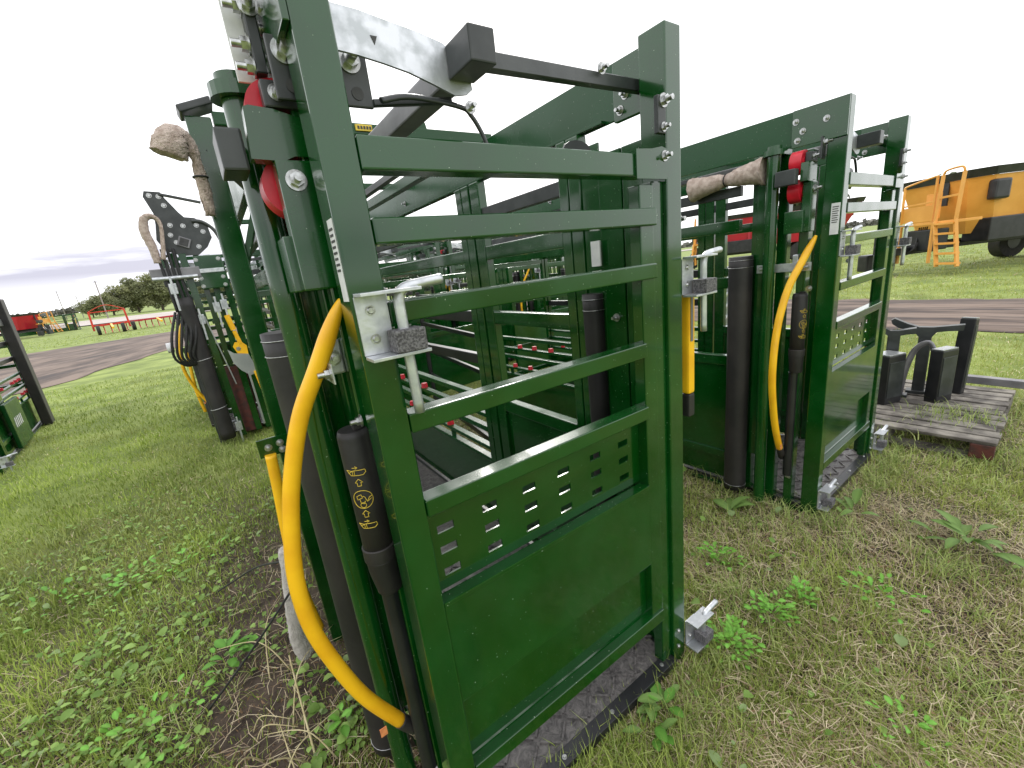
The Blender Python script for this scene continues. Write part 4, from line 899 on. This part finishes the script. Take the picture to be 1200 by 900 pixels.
track('dirt_track', [((7.9, -14), (11.1, -14)), ((8.0, 1.8), (11.1, 2.5)), ((8.1, 12), (11.3, 12)), ((8.5, 40), (12, 50))], M['mud'], hgt=.05)
track('dirt_road', [((-22, 2), (-30, 22)), ((-8, 11), (-14, 31)), ((-3.8, 14.6), (-8.9, 33.5)), ((-1.6, 20.6), (-2.5, 35.5)), ((7.9, 27), (7.9, 37))], M['mud'], z=.008, hgt=.08, step=.6)
track('gravel_road', [((-260, 120), (-260, 155)), ((-30, 88), (-30, 122)), ((30, 80), (40, 112)), ((200, 90), (200, 120))], M['tan'], z=.12, hgt=.0, step=8)

# ------------------------------------------------------------------ trees
def tree(loc, h, w, label, seed, cols=((.035, .06, .02), (.12, .15, .05)), n=2600, group='far trees beyond the yard', sz=1.0):
    r = np.random.default_rng(seed); t = thing('tree', label, 'tree', loc, 0, group)
    b = MB(); b.tube([(0, 0, 0), (.1, 0, h*.3), (0, .1, h*.6)], lambda q: .03*h*(1-.6*q), 8)
    for k in range(5):
        a = k*1.3; b.tube([(0, 0, h*.3), (w*.2*math.cos(a), w*.2*math.sin(a), h*.5), (w*.36*math.cos(a), w*.36*math.sin(a), h*.72)], lambda q: .012*h*(1-.7*q), 6)
    b.build('trunk', M['bark'], t)
    nc = 34; cc_ = r.normal(size=(nc, 3)); cc_ /= np.linalg.norm(cc_, axis=1)[:, None]; cc_ *= r.uniform(.35, 1, (nc, 1)); cc_ = cc_*[w*.46, w*.42, h*(.36 if sz == 1 else .44)]+[0, 0, h*(.52 if sz == 1 else .46)]
    ci = r.integers(0, nc, n); p = r.normal(size=(n, 3)); p /= np.linalg.norm(p, axis=1)[:, None]; p = cc_[ci]+p*r.uniform(.5, 1.1, (n, 1))*[w*.17, w*.17, h*.13]
    p[:, 2] = np.maximum(p[:, 2], h*.04); s = r.uniform(.02, .045, (n, 1))*h*sz
    a = r.normal(size=(n, 3)); a /= np.linalg.norm(a, axis=1)[:, None]; c_ = np.cross(a, r.normal(size=(n, 3))); c_ /= np.linalg.norm(c_, axis=1)[:, None]
    V = np.stack([p-a*s, p+c_*s*.7, p+a*s, p-c_*s*.7], 1).reshape(-1, 3); b0 = np.arange(n)*4; F = np.stack([b0, b0+1, b0+2, b0+3], 1)
    g = r.random((nc, 1))[ci]*.6+r.random((n, 1))*.4; C = np.array(cols[0])*(1-g)+np.array(cols[1])*g
    link('crown', npmesh('crown', V, F, np.repeat(C, 4, 0)), t)
fl = ['leftmost', 'second from left', 'third from left', 'fourth from left', 'fifth from left', 'sixth from left', 'rightmost']
for k, (x, y, h, w_) in enumerate(((-27, 158, 5.5, 8), (-22.5, 156, 8.2, 9), (-17.5, 159, 10.2, 9), (-12, 156, 10.8, 10), (-6, 159, 10.8, 10), (1, 157, 10.2, 10), (9, 160, 9.5, 11))):
    tree((x, y, float(rise(x, y))), h, w_, '%s olive green tree of the clump on the left horizon' % fl[k], 50+k, n=9000, cols=((.15, .17, .09), (.33, .34, .17)), sz=.7)  # dull autumn foliage, with distance haze mixed into the crown colours
for k, (x, y, h, w_) in enumerate(((46, 17, 6.5, 5), (60, 26, 5.5, 7), (58, 11, 6, 7))):
    tree((x, y, 0), h, w_, ['green tree left of the orange mixer on the right horizon', 'taller green tree behind the right-hand chute on the horizon', 'tree behind the rim of the orange mixer'][k], 80+k, cols=((.06, .08, .04), (.15, .18, .09)), n=4200)
# far low tree line
r = np.random.default_rng(5); n = 9000; ang = r.uniform(-60, 100, n); rad = r.uniform(540, 580, n); x = rad*np.sin(np.radians(ang)); y = rad*np.cos(np.radians(ang))
hm = 2.5+4*smooth_noise(x+2000, y+2000, 22, 77); z = r.random(n)**.8*hm; s = r.uniform(1.2, 2.6, (n, 1)); a = r.normal(size=(n, 3)); a /= np.linalg.norm(a, axis=1)[:, None]; c_ = np.cross(a, r.normal(size=(n, 3))); c_ /= np.linalg.norm(c_, axis=1)[:, None]
p = np.stack([x, y, z+rise(x, y)], 1); V = np.stack([p-a*s, p+c_*s, p+a*s, p-c_*s], 1).reshape(-1, 3); b0 = np.arange(n)*4; g = r.random((n, 1)); C = np.array([.08, .08, .07])*(1-g)+np.array([.16, .16, .13])*g
o = link('far_treeline', npmesh('far_treeline', V, np.stack([b0, b0+1, b0+2, b0+3], 1), np.repeat(C, 4, 0))); tag(o, 'low hazy tree line along the whole horizon', 'tree line', kind='stuff')
